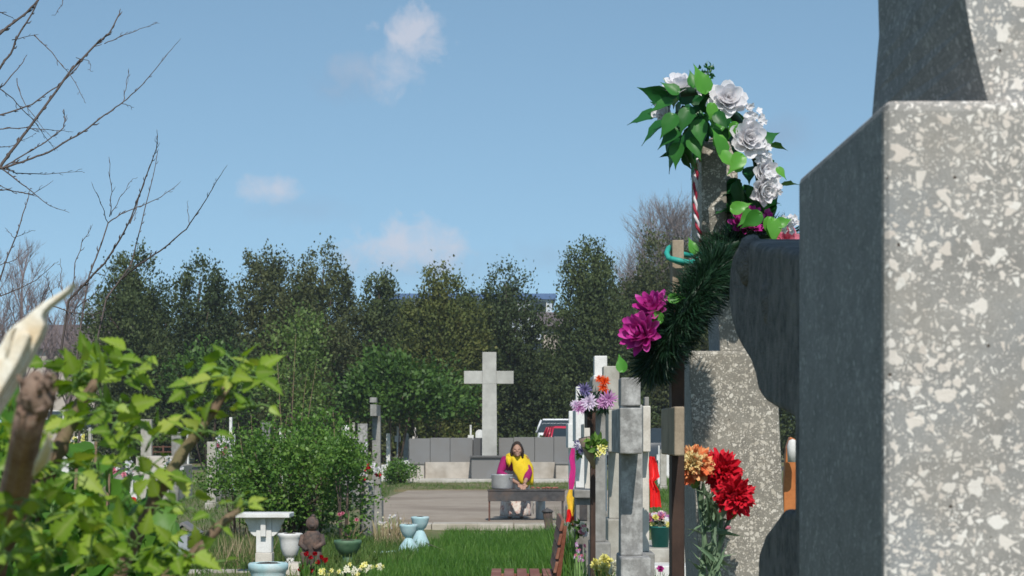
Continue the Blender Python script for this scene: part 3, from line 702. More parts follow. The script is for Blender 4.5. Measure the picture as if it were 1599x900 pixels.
# ------------------------------------------------------------------ the big terrazzo monument at the edge of the frame
t = thing('grave_monument', 'massive terrazzo monument with pale stone chips and a dark cast side', 'gravestone', (.55, 2.3, 0))
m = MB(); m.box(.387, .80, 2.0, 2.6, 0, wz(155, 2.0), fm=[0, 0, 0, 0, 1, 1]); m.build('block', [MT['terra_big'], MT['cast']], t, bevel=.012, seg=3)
m = MB(); zb = wz(155, 2.0)+.002
Y0, Y1 = 2.035, 2.46; rings = []
for h in (0, .012, .03, .055, .085, .12, .16, .9):
    xf = .474+.031*max(0, 1-h/.17)**1.6-(.02 if h > .5 else 0); xb_ = .470-.014*max(0, 1-h/.16)-(.02 if h > .5 else 0)
    rings.append([(xf, Y0, zb+h), (.80, Y0, zb+h), (.80, Y1, zb+h), (xb_, Y1, zb+h)])
for i in range(len(rings)-1):
    for k in range(4):
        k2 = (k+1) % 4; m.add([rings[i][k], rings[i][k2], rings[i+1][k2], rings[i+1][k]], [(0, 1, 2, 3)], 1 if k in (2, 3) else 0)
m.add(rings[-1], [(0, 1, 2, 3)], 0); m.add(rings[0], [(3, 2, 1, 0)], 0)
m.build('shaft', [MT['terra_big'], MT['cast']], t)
# ------------------------------------------------------------------ dark shouldered stone cross behind it
def prof(pts, X):
    r = []
    for (px, py) in pts:
        D = X*F/(px-CX); r.append((D, wz(py, D)))
    return r
t = thing('shouldered_cross', 'rough dark stone cross with a rounded scrolled shoulder, behind the terrazzo monument', 'gravestone', (.48, 3.0, 0))
pts = prof([(1256, 392), (1236, 390), (1215, 386), (1196, 384), (1178, 379), (1163, 377), (1151, 382), (1144, 394), (1140, 415), (1138, 445), (1138, 478), (1141, 502), (1148, 523), (1159, 545), (1171, 568), (1179, 590), (1183, 612), (1192, 626), (1208, 637), (1226, 647), (1240, 660), (1241, 795), (1221, 798), (1207, 812), (1194, 836), (1185, 856), (1183, 880)], .40)
pts += [(3.15, 1.0), (3.15, 0), (2.64, 0)]
pts = [(a_+U(-.004, .004), b_+U(-.004, .004)) for a_, b_ in pts]
m = MB(); m.prism(pts, 'x', .40, .545, sm=False); ob = m.build('body', MT['rough_stone'], t, bevel=.012, seg=3)
m = MB(); m.ball(Vector((.408, 3.27, wz(408, 3.27))), .036, 14, 10, sc=(.75, .9, 1.25), jit=.06); m.build('scroll_knob', MT['rough_stone'], t)
m = MB(); m.ball(Vector((.404, 3.02, wz(470, 3.02))), .022, 12, 8, sc=(.6, .8, 1.7), jit=.08); m.build('scroll_curl', MT['rough_stone'], t)
# a narrow orange board showing through the gap
t = thing('wooden_board', 'narrow orange varnished board glimpsed between the two dark monuments', 'board', (wx(1233, 6.3), 6.3, 0))
m = MB(); m.prism([(wx(1224, 6.3), .0), (wx(1250, 6.3), .0), (wx(1250, 6.3), wz(690, 6.3)), (wx(1234, 6.3), wz(682, 6.3)), (wx(1228, 6.3), wz(700, 6.3)), (wx(1224, 6.3), wz(760, 6.3))], 'y', 6.3, 6.34); m.build('board', MT['wood_orange'], t, bevel=.004)
m = MB(); m.lathe([(.0, 0), (.016, 0), (.018, .05), (.012, .07), (.0, .075)], (wx(1239, 6.2), 6.22, wz(722, 6.2)), 10); m.build('white_cap', MT['white'], t)
# ------------------------------------------------------------------ leaning terrazzo slab with small cross on top
t = thing('terrazzo_cross', 'leaning brown terrazzo slab with a small stone cross on top, hung with wreaths', 'gravestone', (.52, 4.6, 0))
LN = (-.05, 1.45)
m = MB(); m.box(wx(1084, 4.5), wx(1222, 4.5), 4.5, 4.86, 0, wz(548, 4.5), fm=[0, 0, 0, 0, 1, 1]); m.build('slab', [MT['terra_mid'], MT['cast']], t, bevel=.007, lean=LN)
m = MB(); m.box(wx(1084, 4.5)-.06, wx(1222, 4.5)+.08, 4.1, 5.0, 0, 1.08); m.build('plinth', MT['grey_stone'], t, bevel=.01)
zt = wz(548, 4.5)
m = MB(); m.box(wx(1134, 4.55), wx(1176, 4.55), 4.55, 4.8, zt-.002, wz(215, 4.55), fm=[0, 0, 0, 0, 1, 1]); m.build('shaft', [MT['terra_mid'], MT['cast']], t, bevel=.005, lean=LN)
# arm: near end faces the camera, its underside curves
m = MB(); ya = 4.50; xa, xb = wx(1096, ya), wx(1135, ya); pr = [(ya, wz(222, ya)), (ya, wz(330, ya)), (ya+.012, wz(362, ya)), (ya+.05, wz(392, ya)), (ya+.12, wz(404, ya)), (ya+.26, wz(408, ya)), (ya+.26, wz(215, ya)), (ya+.1, wz(206, ya))]
m.prism(pr, 'x', xa, xb); m.build('arm', [MT['terra_mid']], t, bevel=.004)
# twisted red and white cord on the arm
m = MB(); pa = [at(x, y, d) for (x, y, d) in ((1091, 248, 4.47), (1087, 272, 4.47), (1085, 300, 4.47), (1086, 330, 4.47), (1090, 356, 4.47), (1096, 380, 4.48), (1098, 398, 4.48))]
pf = []
for i in range(len(pa)-1):
    for j in range(6): pf.append(pa[i].lerp(pa[i+1], j/6))
pf.append(pa[-1])
ma, mw = MB(), MB()
for ph, mm in ((0, ma), (math.pi, mw)):
    q = []
    for i, p in enumerate(pf):
        an = i*.95+ph; q.append(p+Vector((math.cos(an)*.0030, math.sin(an)*.0030, 0)))
    mm.tube(q, .0036, 6)
rp = thing('twisted_cord', 'red and white twisted cord hanging down the stone cross arm', 'cord', tuple(pa[0]))
MT['cord_red'] = M_plain('dark red cord', (.34, .02, .045), .7, scale=80); MT['cord_white'] = M_plain('white cord', (.72, .66, .68), .7, scale=80)
ma.build('red_strand', MT['cord_red'], rp); mw.build('white_strand', MT['cord_white'], rp)
# ------------------------------------------------------------------ wreath of white roses
wr = thing('rose_wreath', 'white rose wreath with big green leaves hung over the stone cross arm', 'wreath', tuple(at(1120, 250, 4.55)))
ring = [at(x, y, d) for (x, y, d) in ((1062, 145, 4.41), (1100, 140, 4.41), (1136, 164, 4.42), (1162, 205, 4.43), (1182, 250, 4.45), (1190, 300, 4.47), (1182, 345, 4.49))]
m = MB(); m.tube(ring, .011, 8); m.build('ring', MT['fir'], wr)
for (x, y, d, R, ax) in ((1137, 154, 4.35, .042, (.15, -1, .35)), (1170, 216, 4.35, .043, (.35, -1, .1)), (1062, 130, 4.43, .040, (-.1, -.5, .9)), (1032, 172, 4.47, .034, (-.9, -.4, -.1)), (1199, 268, 4.38, .036, (.7, -.9, .1)), (1196, 298, 4.37, .034, (.6, -.9, -.3))):
    bloom(rose, 'rose', at(x, y, d)+Vector(ax).normalized()*-.02, ax, R, 'p_white', wr)
# white filler sprays
for (x, y, n, sp) in ((1178, 182, 26, .022), (1188, 240, 18, .02), (1205, 285, 26, .022), (1092, 132, 10, .02), (1232, 350, 16, .016)):
    m = MB()
    for q in range(n):
        c = at(x, y, 4.37)+Vector((U(-1, 1), U(-1, 1), U(-1, 1)))*sp
        petals(m, c, (U(-.5, .8), -1, U(-.5, .8)), [(5, 1.2, .1, .009, .009, .3, 0, 0)], 2, 2)
    m.build('blossom_spray', MT['p_white'], wr)
O = []; Dd = []; Nn = []; S = []
for (x, y, dx, dy, L, nx) in ((1102, 148, -10, -34, .085, .3), (1108, 160, 8, 30, .06, .4), (1128, 205, -14, -22, .07, .5), (1130, 245, -12, -40, .08, .6), (1118, 210, 14, 40, .075, .5), (1140, 258, -18, -30, .07, .5), (1150, 270, 6, -34, .055, .5), (1190, 332, -30, 22, .07, .5), (1205, 340, 6, 36, .075, .4), (1140, 330, 25, -10, .06, .5), (1160, 240, -18, 26, .07, .4), (1150, 190, -10, 24, .05, .3), (1212, 262, 12, 12, .04, .3), (1176, 330, -14, 14, .06, .4)):
    O.append(at(x, y, 4.32+U(-.03, .03))); Dd.append((dx, U(-12, 6), -dy)); Nn.append((nx, -1, .35)); S.append(L*.88)
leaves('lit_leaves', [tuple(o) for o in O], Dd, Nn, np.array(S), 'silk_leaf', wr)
O = []; Dd = []; Nn = []; S = []
for (x, y, dx, dy, L) in ((1052, 158, -44, 14, .075), (1056, 178, -30, 40, .08), (1064, 200, -34, 24, .085), (1078, 168, -20, 44, .08), (1090, 186, 4, 44, .08), (1060, 148, -30, -26, .06), (1084, 138, -6, -34, .055), (1116, 176, 22, 30, .06), (1060, 222, -8, 36, .075), (1078, 214, 16, 36, .075)):
    O.append(at(x, y, 4.36+U(-.04, .02))); Dd.append((dx, U(-25, 5), -dy)); Nn.append((U(-.5, .3), -.8, U(.3, .9))); S.append(L*.85)
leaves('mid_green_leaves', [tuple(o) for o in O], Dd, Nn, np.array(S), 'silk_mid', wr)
O = []; Dd = []; Nn = []; S = []
for (x, y, dx, dy, L) in ((1044, 150, -50, -8, .082), (1040, 190, -48, 32, .085), (1052, 200, -20, 40, .075), (1062, 215, -22, 42, .095), (1072, 225, 12, 44, .085), (1058, 150, -44, 8, .07), (1046, 168, -40, -12, .06), (1074, 160, -10, -40, .06), (1090, 210, -36, 20, .08), (1095, 235, -20, 34, .08), (1080, 180, -30, 20, .07), (1092, 170, 10, 34, .08), (1104, 200, -14, 30, .08), (1080, 200, -10, 30, .08), (1066, 178, -20, 20, .08), (1150, 280, 6, 40, .09), (1164, 300, -8, 44, .09), (1150, 320, 10, 30, .08), (1172, 290, 10, 40, .08), (1080, 150, 30, -10, .06), (1068, 240, 8, 30, .05), (1180, 310, 6, 30, .08)):
    O.append(at(x, y, 4.45+U(-.05, .05))); Dd.append((dx, U(-10, 25), -dy)); Nn.append((-.75, -.35, U(-.1, .5))); S.append(L*.9)
for i_ in range(70):
    x, y = random.choice([(1192, 240), (1200, 310), (1130, 190), (1050, 165), (1045, 190), (1075, 185), (1090, 190), (1085, 215), (1070, 160), (1160, 290), (1160, 320), (1150, 300), (1110, 170), (1170, 335)])
    O.append(at(x+U(-16, 16), y+U(-20, 20), 4.50+U(-.04, .06))); Dd.append((U(-1, 1), U(-.6, .6), U(-1, .4))); Nn.append((U(-1, .3), -.4, U(-.3, .8))); S.append(U(.05, .085))
leaves('shaded_leaves', [tuple(o) for o in O], Dd, Nn, np.array(S), 'silk_shade', wr)  # their shade is put into the darker leaf colour
m = MB()
for (x0, y0, x1, y1) in ((1102, 128, 1104, 96), (1100, 128, 1112, 108), (1096, 130, 1086, 106), (1102, 120, 1114, 100), (1040, 140, 1036, 122)):
    m.tube([at(x0, y0, 4.40), at((x0+x1)/2+2, (y0+y1)/2, 4.40), at(x1, y1, 4.41)], [.0012, .001, .0006], 4)
m.build('wire_stem', MT['greenstem'], wr)
O = [tuple(at(1086+U(0, 28), 102+U(0, 24), 4.40)) for i in range(40)]
leaves('fern_sprig', O, rdir(40)+np.array([0, 0, .8]), rdir(40), rng.uniform(.008, .014, 40), 'silk_shade', wr)
# ------------------------------------------------------------------ fir garland along the arm, magenta and pink blooms
g2 = thing('fir_garland', 'dark fir garland with magenta and pink blooms along the slab top', 'garland', tuple(at(1150, 400, 4.55)))
pth = [at(x, y, d) for (x, y, d) in ((1098, 408, 4.43), (1118, 392, 4.41), (1145, 382, 4.40), (1172, 372, 4.43), (1200, 366, 4.50), (1225, 368, 4.60))]
m = MB(); m.tube(pth, .012, 6); m.build('wire_core', MT['fir'], g2)
needles('fir_needles', pth, .036, 1500, .045, 'fir', g2)
bloom(peony, 'magenta_bloom', at(1163, 352, 4.42), (.1, -.8, .5), .05, 'p_mag', g2)
bloom(peony, 'magenta_bloom', at(1186, 346, 4.45), (.4, -.8, .4), .035, 'p_mag', g2)
bloom(rose, 'pink_bloom', at(1226, 380, 4.45), (.1, -.9, .4), .036, 'p_pink', g2)
O = [tuple(at(x, y, 4.35)) for (x, y) in ((1198, 338), (1168, 330), (1090, 420), (1086, 398), (1210, 352))]
for o_, d_, n_, s_ in zip(O, [(10, -2, -38), (-20, 0, 14), (4, 0, -36), (-8, 0, 26), (20, 0, 8)], [(.3, -1, .3)]*5, [.06, .045, .05, .045, .045]):
    leaves('leaf', [o_], [d_], [n_], np.array([s_]), 'silk_leaf', g2)
# ------------------------------------------------------------------ plank cross with fir wreath
pc = thing('wooden_cross', 'thin dark brown plank cross with pale top, standing in front of the terrazzo slab', 'cross', (wx(1058, 4.200), 4.200, 0))
m = MB(); m.box(wx(1049, 4.200), wx(1069, 4.200), 4.200, 4.275, 0, wz(462, 4.200)); m.build('post', MT['wood_dark'], pc, bevel=.002)
m = MB(); m.box(wx(1050, 4.200), wx(1068, 4.200), 4.201, 4.274, wz(462, 4.200), wz(375, 4.200)); m.build('post_top', MT['wood_pale'], pc, bevel=.002)
m = MB(); m.box(wx(1053, 4.060), wx(1069, 4.060), 4.060, 4.420, wz(712, 4.060), wz(635, 4.060)); m.build('arm', MT['wood_pale'], pc, bevel=.003)
m = MB()
m.tube([at(x, y, d) for (x, y, d) in ((1068, 412, 4.185), (1056, 408, 4.180), (1044, 403, 4.185), (1041, 396, 4.200), (1044, 388, 4.240), (1049, 385, 4.290), (1062, 396, 4.300), (1080, 400, 4.320))], .006, 8)
m.tube([at(x, y, d) for (x, y, d) in ((1046, 404, 4.180), (1060, 407, 4.175), (1078, 411, 4.180), (1092, 404, 4.250), (1098, 396, 4.320))], .006, 8)
cd = m.build('turquoise_cord', MT['teal_rope'], None, tuple(at(1058, 400, 4.200))); tag(cd, 'turquoise braided cord knotted round the pale top of the plank cross', 'cord')
w3 = thing('fir_wreath', 'thick dark fir wreath with a magenta bloom leaning on the plank cross', 'wreath', tuple(at(1065, 490, 4.200)))
cc = at(1072, 492, 4.180); dv = (at(1124, 408, 4.180)-at(1016, 572, 4.180)).normalized()
ring = []
for i in range(25):
    a_ = 2*math.pi*i/24
    ring.append(cc+dv*(.128*math.cos(a_))+Vector((.018*math.sin(a_), .128*math.sin(a_), 0)))
m = MB(); m.tube(ring, .014, 7); m.build('ring', MT['fir'], w3)
needles('fir_needles', ring, .040, 10000, .046, 'fir', w3, .0026)
bloom(peony, 'magenta_bloom', at(1006, 524, 4.050), (-.5, -.8, .25), .056, 'p_mag', w3)
bloom(peony, 'magenta_bloom', at(1020, 486, 4.060), (-.3, -.7, .65), .047, 'p_mag', w3)
O = [tuple(at(x, y, 4.030)) for (x, y) in ((974, 582), (1034, 505), (1042, 468))]
for o_, d_, s_ in zip(O, [(-8, 0, 26), (-18, 0, 22), (24, 0, 4)], (.042, .045, .04)):
    leaves('leaf', [o_], [d_], [(-.3, -1, .2)], np.array([s_]), 'silk_leaf', w3)
# ------------------------------------------------------------------ carnations in front of the slab
bq = thing('carnation_bouquet', 'three carnations, one orange and yellow and two red, with long green stems', 'flowers', tuple(at(1105, 905, 4.4)))
DC = 4.34
for (x, y, R, mt, ax, d, lab) in ((1086, 726, .047, 'p_orout', (-.25, -1, .3), DC, 'orange and yellow carnation'), (1126, 738, .052, 'p_red', (.1, -1, .45), DC+.02, None), (1144, 774, .052, 'p_red', (.3, -1, .1), DC-.02, None)):
    o = bloom(carnation, 'carnation_head', at(x, y, d), ax, R, mt, bq, lab)
    m = MB(); c = at(x, y, d)+Vector((0, .016, -.006)); m.lathe([(.005, -.048), (.013, -.038), (.015, -.012), (.018, .0)], c, 8); m.build('calyx', MT['greenstem'], o)
    if lab: bloom(carnation, 'inner_petals', at(x-2, y+2, d)+Vector(ax).normalized()*.026, ax, R*.60, 'p_oryel', o)
m = MB()
for (x0, y0, x1, y1) in ((1089, 752, 1112, 905), (1127, 766, 1117, 905), (1143, 800, 1106, 905), (1102, 780, 1099, 905), (1114, 790, 1124, 905), (1096, 800, 1092, 905), (1120, 800, 1111, 905)):
    p0, p1 = at(x0, y0, DC+.03), at(x1, y1, DC+.05); p2 = Vector((p1.x, DC+.02, 1.08))
    m.tube([p0, p0.lerp(p1, .5)+Vector((U(-.012, .012), 0, 0)), p1, p2], [.0050, .0055, .0055, .005], 7)
MT['glaucous'] = M_leaf('carnation leaf', [(.12, .20, .11), (.18, .27, .16), (.25, .33, .22)], .2, .6, 20, .8)
m.build('stem', M_plain('carnation stem', (.15, .23, .13), .6, scale=60), bq)
O = []; Dd = []
for q in range(54):
    y = U(775, 905); O.append(tuple(at(1108+U(-13, 13), y, DC+U(-.03, .04)))); Dd.append((U(-.55, .55), U(-.5, .2), U(-.3, 1.2)))
leaves('stem_leaves', O, Dd, rdir(54), rng.uniform(.04, .085, 54), 'glaucous', bq, T=LT*np.array([.26, 1, 1]))
bloom(tulip, 'bud', at(1133, 826, DC-.05), (1, -.3, .5), .008, 'p_pink', bq)
# ------------------------------------------------------------------ receding row of edge on crosses
def ecross(name, label, D, sh, arm, mat, head=None, base=None, depth=.16, reach=.3, matb=None, cat='cross', armlen=None):
    """cross seen from its edge; sh, arm, head, base = (px0, px1, ytop, ybottom)"""
    xc = (wx(sh[0], D)+wx(sh[1], D))/2
    o = thing(name, label, cat, (xc, D, gz(xc, D)))
    zb = gz(xc, D)-.02
    m = MB(); z1 = wz(sh[2], D); z0 = wz(base[2], D) if base else zb
    m.box(wx(sh[0], D), wx(sh[1], D), D, D+depth, z0, z1, tx=.002); m.build('shaft', MT[mat], o, bevel=.006)
    if arm:
        Da = D-reach; m = MB(); m.box(wx(arm[0], Da), wx(arm[1], Da), Da, D+depth+reach, wz(arm[3], Da), wz(arm[2], Da)); m.build('arm', MT[mat], o, bevel=.006)
    if head:
        m = MB(); m.box(wx(head[0], D), wx(head[1], D), D-.02, D+depth+.02, wz(head[3], D), wz(head[2], D)); m.build('head', MT[mat], o, bevel=.006)
    if base:
        m = MB(); m.box(wx(base[0], D), wx(base[1], D), D-.12, D+depth+.1, zb, wz(base[2], D)); m.build('base', MT[matb or mat], o, bevel=.01)
    return o
ecross('stone_cross', 'grey stone cross with flaking whitewash on its thick arm end, below the fir wreath', 9.0, (969, 1004, 632, 868), (968, 1003, 637, 709), 'mottled', (969, 1000, 590, 634), (967, 1014, 868, 905), .17, .28)
ecross('stone_cross', 'speckled grey stone cross with an orange red bloom tied to its arm', 12.0, (925, 946, 640, 880), (925, 944, 592, 642), 'grey_stone', None, (921, 952, 846, 905), .16, .3)
ecross('stone_cross', 'slim pale stone cross between the speckled and the flaking grey crosses', 13.0, (951, 967, 700, 868), (950, 966, 640, 706), 'pale_stone', (942, 967, 572, 640), (948, 972, 810, 905), .16, .3)
ecross('stone_cross', 'white painted cross whose tip rises above all others in the row', 15.2, (929, 948, 612, 880), (927, 949, 586, 640), 'white', (928, 948, 556, 588), None, .16, .25)
ecross('stone_cross', 'narrow white cross behind the purple daisies', 17.5, (899, 914, 604, 762), (899, 913, 640, 690), 'white', None, (898, 921, 762, 905), .16, .35, 'grey_stone')
ecross('stone_cross', 'short cream cross squeezed behind the dark plank post', 16.5, (913, 924, 648, 770), (912, 923, 662, 700), 'cream', None, (908, 932, 770, 880), .14, .3, 'grey_stone')
ecross('stone_cross', 'thin white post cross beside the red ribbon', 11.2, (1002, 1014, 640, 862), (1004, 1016, 634, 706), 'cream', None, (1000, 1020, 862, 905), .1, .15, 'grey_stone')
ecross('stone_cross', 'low grey cross end just showing under the dark plank post daisies', 14.2, (932, 942, 650, 880), (930, 943, 664, 704), 'grey_stone', None, (926, 950, 800, 905), .14, .25)
ecross('stone_cross', 'pale cross squeezed between the slim pale and the flaking grey cross', 14.6, (958, 969, 610, 870), (957, 969, 622, 660), 'cream', None, None, .12, .2)
ecross('stone_cross', 'far white cross edge showing past the magenta ribbon', 20.5, (888, 897, 642, 800), (887, 896, 662, 700), 'white', None, (884, 902, 790, 905), .14, .3, 'grey_stone')
ecross('stone_cross', 'grey cross shaft behind the red ribbon, thin and straight', 13.2, (1006, 1014, 620, 850), (1005, 1013, 640, 676), 'grey_stone', None, None, .12, .2)
# candle niche of the row
t = thing('candle_box', 'little grey stone candle house with a dark opening beside the dark plank post', 'candle house', G(911, 15.5))
m = MB(); m.box(wx(899, 15.5), wx(922, 15.5), 15.5, 15.8, 0, wz(778, 15.5)); b = m.build('body', MT['grey_stone'], t, bevel=.01)
m = MB(); m.box(wx(896, 15.5), wx(926, 15.5), 15.44, 15.86, wz(778, 15.5), wz(765, 15.5)); m.build('roof', MT['grey_stone'], t, bevel=.01)
m = MB(); m.box(wx(905, 15.5), wx(917, 15.5), 15.49, 15.51, wz(812, 15.5), wz(789, 15.5)); m.build('opening', MT['iron'], t)
# dark plank cross with paper cone
t = thing('wooden_cross', 'dark brown plank cross with daisies and a paper cone bouquet', 'cross', G(926, 10.6))
m = MB(); m.box(wx(922, 10.6), wx(930, 10.6), 10.6, 10.68, 0, wz(612, 10.6)); m.build('post', MT['wood_dark'], t, bevel=.003)
m = MB(); m.box(wx(917, 10.5), wx(925, 10.5), 10.5, 10.9, wz(668, 10.5), wz(640, 10.5)); m.build('arm', MT['wood_dark'], t, bevel=.003)
t = thing('daisy_bunch', 'bunch of lilac and purple daisies tied on top of the dark plank cross', 'flowers', tuple(at(930, 632, 10.4)))
for (x, y, R, mt) in ((905, 637, .045, 'p_lilac'), (920, 629, .058, 'p_palelil'), (950, 624, .055, 'p_lilac'), (942, 629, .045, 'p_lilac'), (913, 609, .045, 'p_violet'), (898, 632, .03, 'p_palelil')):
    bloom(daisy, 'daisy', at(x, y, 10.3), (U(-.4, .2), -1, U(0, .5)), R, mt, t)
needles('foliage', [at(905, 628, 10.42), at(925, 626, 10.42), at(955, 630, 10.42)], .05, 260, .06, 'fir', t, .012)
m = MB(); m.tube([at(905, 634, 10.45), at(925, 636, 10.46), at(950, 632, 10.45)], .01, 5); m.build('stem', MT['greenstem'], t)
t = thing('red_bloom_spray', 'orange red silk bloom tied on the speckled cross arm', 'flowers', tuple(at(942, 600, 11.5)))
for (x, y, R) in ((944, 596, .04), (941, 606, .035), (945, 612, .03), (936, 592, .03)):
    bloom(daisy, 'petal_head', at(x, y, 11.6), (U(-.3, .3), -1, .2), R, 'p_orred', t)
t = thing('cone_bouquet', 'paper cone of yellow flowers hanging upside down on the dark plank post', 'flowers', tuple(at(922, 700, 10.4)))
MT['kraft'] = M_noise('brown wrapping paper', (.22, .16, .12), (.32, .25, .19), 14, .8, .3, .004)
a_, b_, c_ = at(926, 730, 10.4), at(910, 690, 10.38), at(917, 681, 10.36)
m = MB(); m.tube([at(928, 732, 10.45), at(922, 712, 10.42), at(915, 684, 10.4)], [.006, .032, .05], 8, sx=.6); m.build('paper_cone', MT['kraft'], t)
for (x, y, R) in ((936, 700, .022), (942, 706, .02), (934, 710, .02), (944, 698, .02)): bloom(daff, 'yellow_flower', at(x, y, 10.35), (.4, -1, .2), R, 'p_yellow', t)
O = [tuple(at(918+U(0, 22), 692+U(-5, 14), 10.36)) for i in range(24)]
leaves('foliage', O, rdir(24), rdir(24), rng.uniform(.04, .08, 24), 'rosebush', t)
# hanging cloths
def cloth(name, label, pts, D, mat, w, cat='ribbon', fold=.02):
    m = MB(); vs = []; n = 6
    for i, (x, y) in enumerate(pts):
        ww = w[i]
        for k in range(n+1):
            u = k/n-.5; p = at(x, y, D)+Vector((u*ww, fold*math.sin(k*2.1+i*1.3)+U(-.004, .004), U(-.006, .006)))
            vs.append(p)
    nb = len(vs); vs += [p+Vector((0, .004, 0)) for p in vs]
    fs = []
    for i in range(len(pts)-1):
        for k in range(n):
            q = (i*(n+1)+k, i*(n+1)+k+1, (i+1)*(n+1)+k+1, (i+1)*(n+1)+k); fs.append(q); fs.append(tuple(nb+x for x in q[::-1]))
    m.add(vs, fs, 0, True); o = m.build(name, MT[mat], None, tuple(at(*pts[-1], D)))
    return tag(o, label, cat)
cloth('red_ribbon', 'bright red satin ribbon hanging on the thin white post cross', [(1018, 714), (1020, 724), (1022, 745), (1017, 752), (1022, 766), (1024, 792)], 10.9, 'ribbon_red', [.03, .05, .06, .03, .055, .065])
cloth('magenta_ribbon', 'magenta cloth ribbon hanging beside the narrow white cross', [(895, 700), (893, 716), (895, 732), (893, 748), (892, 764)], 17.0, 'ribbon_mag', [.03, .05, .045, .055, .04])
cloth('yellow_ribbon', 'yellow cloth ribbon hanging just below the magenta one', [(892, 764), (891, 778), (893, 792), (890, 806)], 16.9, 'ribbon_yel', [.04, .075, .07, .055])
cloth('orange_ribbon', 'short orange red ribbon end under the yellow one', [(888, 796), (889, 806), (887, 816)], 16.8, 'ribbon_red', [.03, .045, .04])
# teal bucket on a tomb ledge
t = thing('tomb_ledge', 'low pale concrete tomb ledge carrying the teal flower bucket', 'tomb', (1.7, 22, 0))
m = MB(); m.box(wx(1010, 21.4), wx(1100, 21.4), 21.4, 23.2, -.02, wz(857, 21.4)); m.build('ledge', MT['pale_stone'], t, bevel=.015)
m = MB(); m.box(wx(1002, 20.8), wx(1110, 20.8), 20.8, 21.39, -.02, wz(884, 20.8)); m.build('step', MT['white'], t, bevel=.015)
t = thing('flower_bucket', 'teal plastic bucket of mixed pink, yellow and white flowers on the ledge', 'bucket', (wx(1031, 21.7), 21.7, wz(856, 21.7)))
bz = wz(856.5, 21.7); h = wz(824, 21.7)-bz
m = MB(); m.lathe([(.09, 0), (.112, h), (.118, h), (.118, h+.012), (.106, h+.012), (.1, h-.03), (0, h-.03)], (wx(1031, 21.7), 21.7, bz+.001), 24); m.build('bucket', MT['teal'], t)
for q in range(22):
    x, y = 1031+U(-17, 17), 812+U(-11, 9); bloom(random.choice([daisy, rose]), 'flower', at(x, y, 21.65+U(-.06, .06)), (U(-.5, .5), -1, U(.2, .9)), U(.028, .045), random.choice(['p_pink', 'p_yellow', 'p_cream', 'p_pink', 'p_white', 'p_lilac']), t)
O = [tuple(at(1031+U(-17, 17), 815+U(-9, 9), 21.72)) for i in range(50)]
leaves('foliage', O, rdir(50)+np.array([0, 0, .6]), rdir(50), rng.uniform(.05, .09, 50), 'rosebush', t)
for lab_, px_, py_, D_, ms_ in (('violet and white flowers stuffed between the narrow white cross and the plank post', 908, 700, 16.0, ['p_violet', 'p_white']), ('pink and white flowers at the foot of the candle house', 908, 826, 15.2, ['p_pink', 'p_white', 'p_cream']), ('orange red flowers low behind the yellow ribbon', 897, 812, 18.0, ['p_orred', 'p_yellow'])):
    fo_ = thing('flower_posy', lab_, 'flowers', tuple(at(px_, py_, D_)))
    for q in range(7):
        bloom(daisy, 'flower', at(px_+U(-8, 8), py_+U(-9, 9), D_+U(-.05, .05)), (U(-.5, .5), -1, U(0, .6)), U(.025, .04), random.choice(ms_), fo_)
    O = [tuple(at(px_+U(-9, 9), py_+U(-8, 12), D_+.04)) for i in range(26)]; leaves('foliage', O, rdir(26), rdir(26), rng.uniform(.04, .08, 26), 'rosebush', fo_)
bushx = thing('red_flower', 'single red flower by the pale tomb step', 'flower', G(1031, 20.2))
bloom(rose, 'bloom', at(1031, 889, 20.3), (0, -1, .5), .035, 'p_mag', bushx)
m = MB(); m.tube([Vector((wx(1031, 20.3), 20.3, 0)), at(1031, 891, 20.31)], .004, 5); m.build('stem', MT['greenstem'], bushx)
# small flowers standing at the feet of the row
def bunch(name, label, px, D, spots, kind, mats, R, cat='flowers', z0=None, leaf=26, lmat='grass', lh=.16):
    x = wx(px, D); zz = gz(x, D) if z0 is None else z0
    o = thing(name, label, cat, (x, D, zz))
    m = MB()
    for (sx_, sy_) in spots:
        d = D+U(-.08, .08); c = at(sx_, sy_, d)
        bloom(kind, 'flower', c, (U(-.4, .4), -1, U(.1, .7)), R*U(.85, 1.15), random.choice(mats), o)
        b = Vector((c.x+U(-.03, .03), d+.02, zz)); m.tube([b, b.lerp(c, .6), c+Vector((0, .006, -.004))], [.004, .0035, .003], 5)
    m.build('stem', MT['greenstem'], o)
    if leaf:
        xs = [s[0] for s in spots]; O = [(wx(U(min(xs)-3, max(xs)+3), D), D+U(-.1, .1), zz) for i in range(leaf)]
        top = max(.08, wz(min(s[1] for s in spots), D)-zz)
        leaves('foliage', O, rdir(leaf)*.3+np.array([0, 0, 1]), rdir(leaf)+np.array([0, -1, 0]), rng.uniform(.6, 1.0, leaf)*top, lmat, o, T=LT*np.array([.18, 1, 1]))
    return o
bunch('yellow_flower_bunch', 'bunch of pale yellow flowers at the foot of the speckled cross', 940, 10.2, [(944, 874), (931, 882), (943, 889), (951, 880), (936, 893), (952, 893)], carnation, ['p_yellow'], .034, z0=.62, leaf=14)
bunch('cream_flower_bunch', 'bunch of cream white flowers next to the pale yellow ones', 962, 10.0, [(962, 884), (970, 878), (958, 893), (968, 890)], carnation, ['p_cream'], .028, z0=.62, leaf=10)
bunch('hyacinth', 'dusty pink hyacinths in the dark gap by the bench', 905, 14.0, [(905+U(-9, 9), 865+U(-16, 14)) for i in range(22)], daisy, ['p_lilac', 'p_pink', 'p_palelil'], .014, leaf=20)
o = thing('planter', 'grey stone planter box holding the pale yellow flowers', 'planter', (.47, 10.2, 0))
m = MB(); m.box(.36, .62, 9.95, 10.45, 0, .60); m.build('box', MT['grey_stone'], o, bevel=.01)
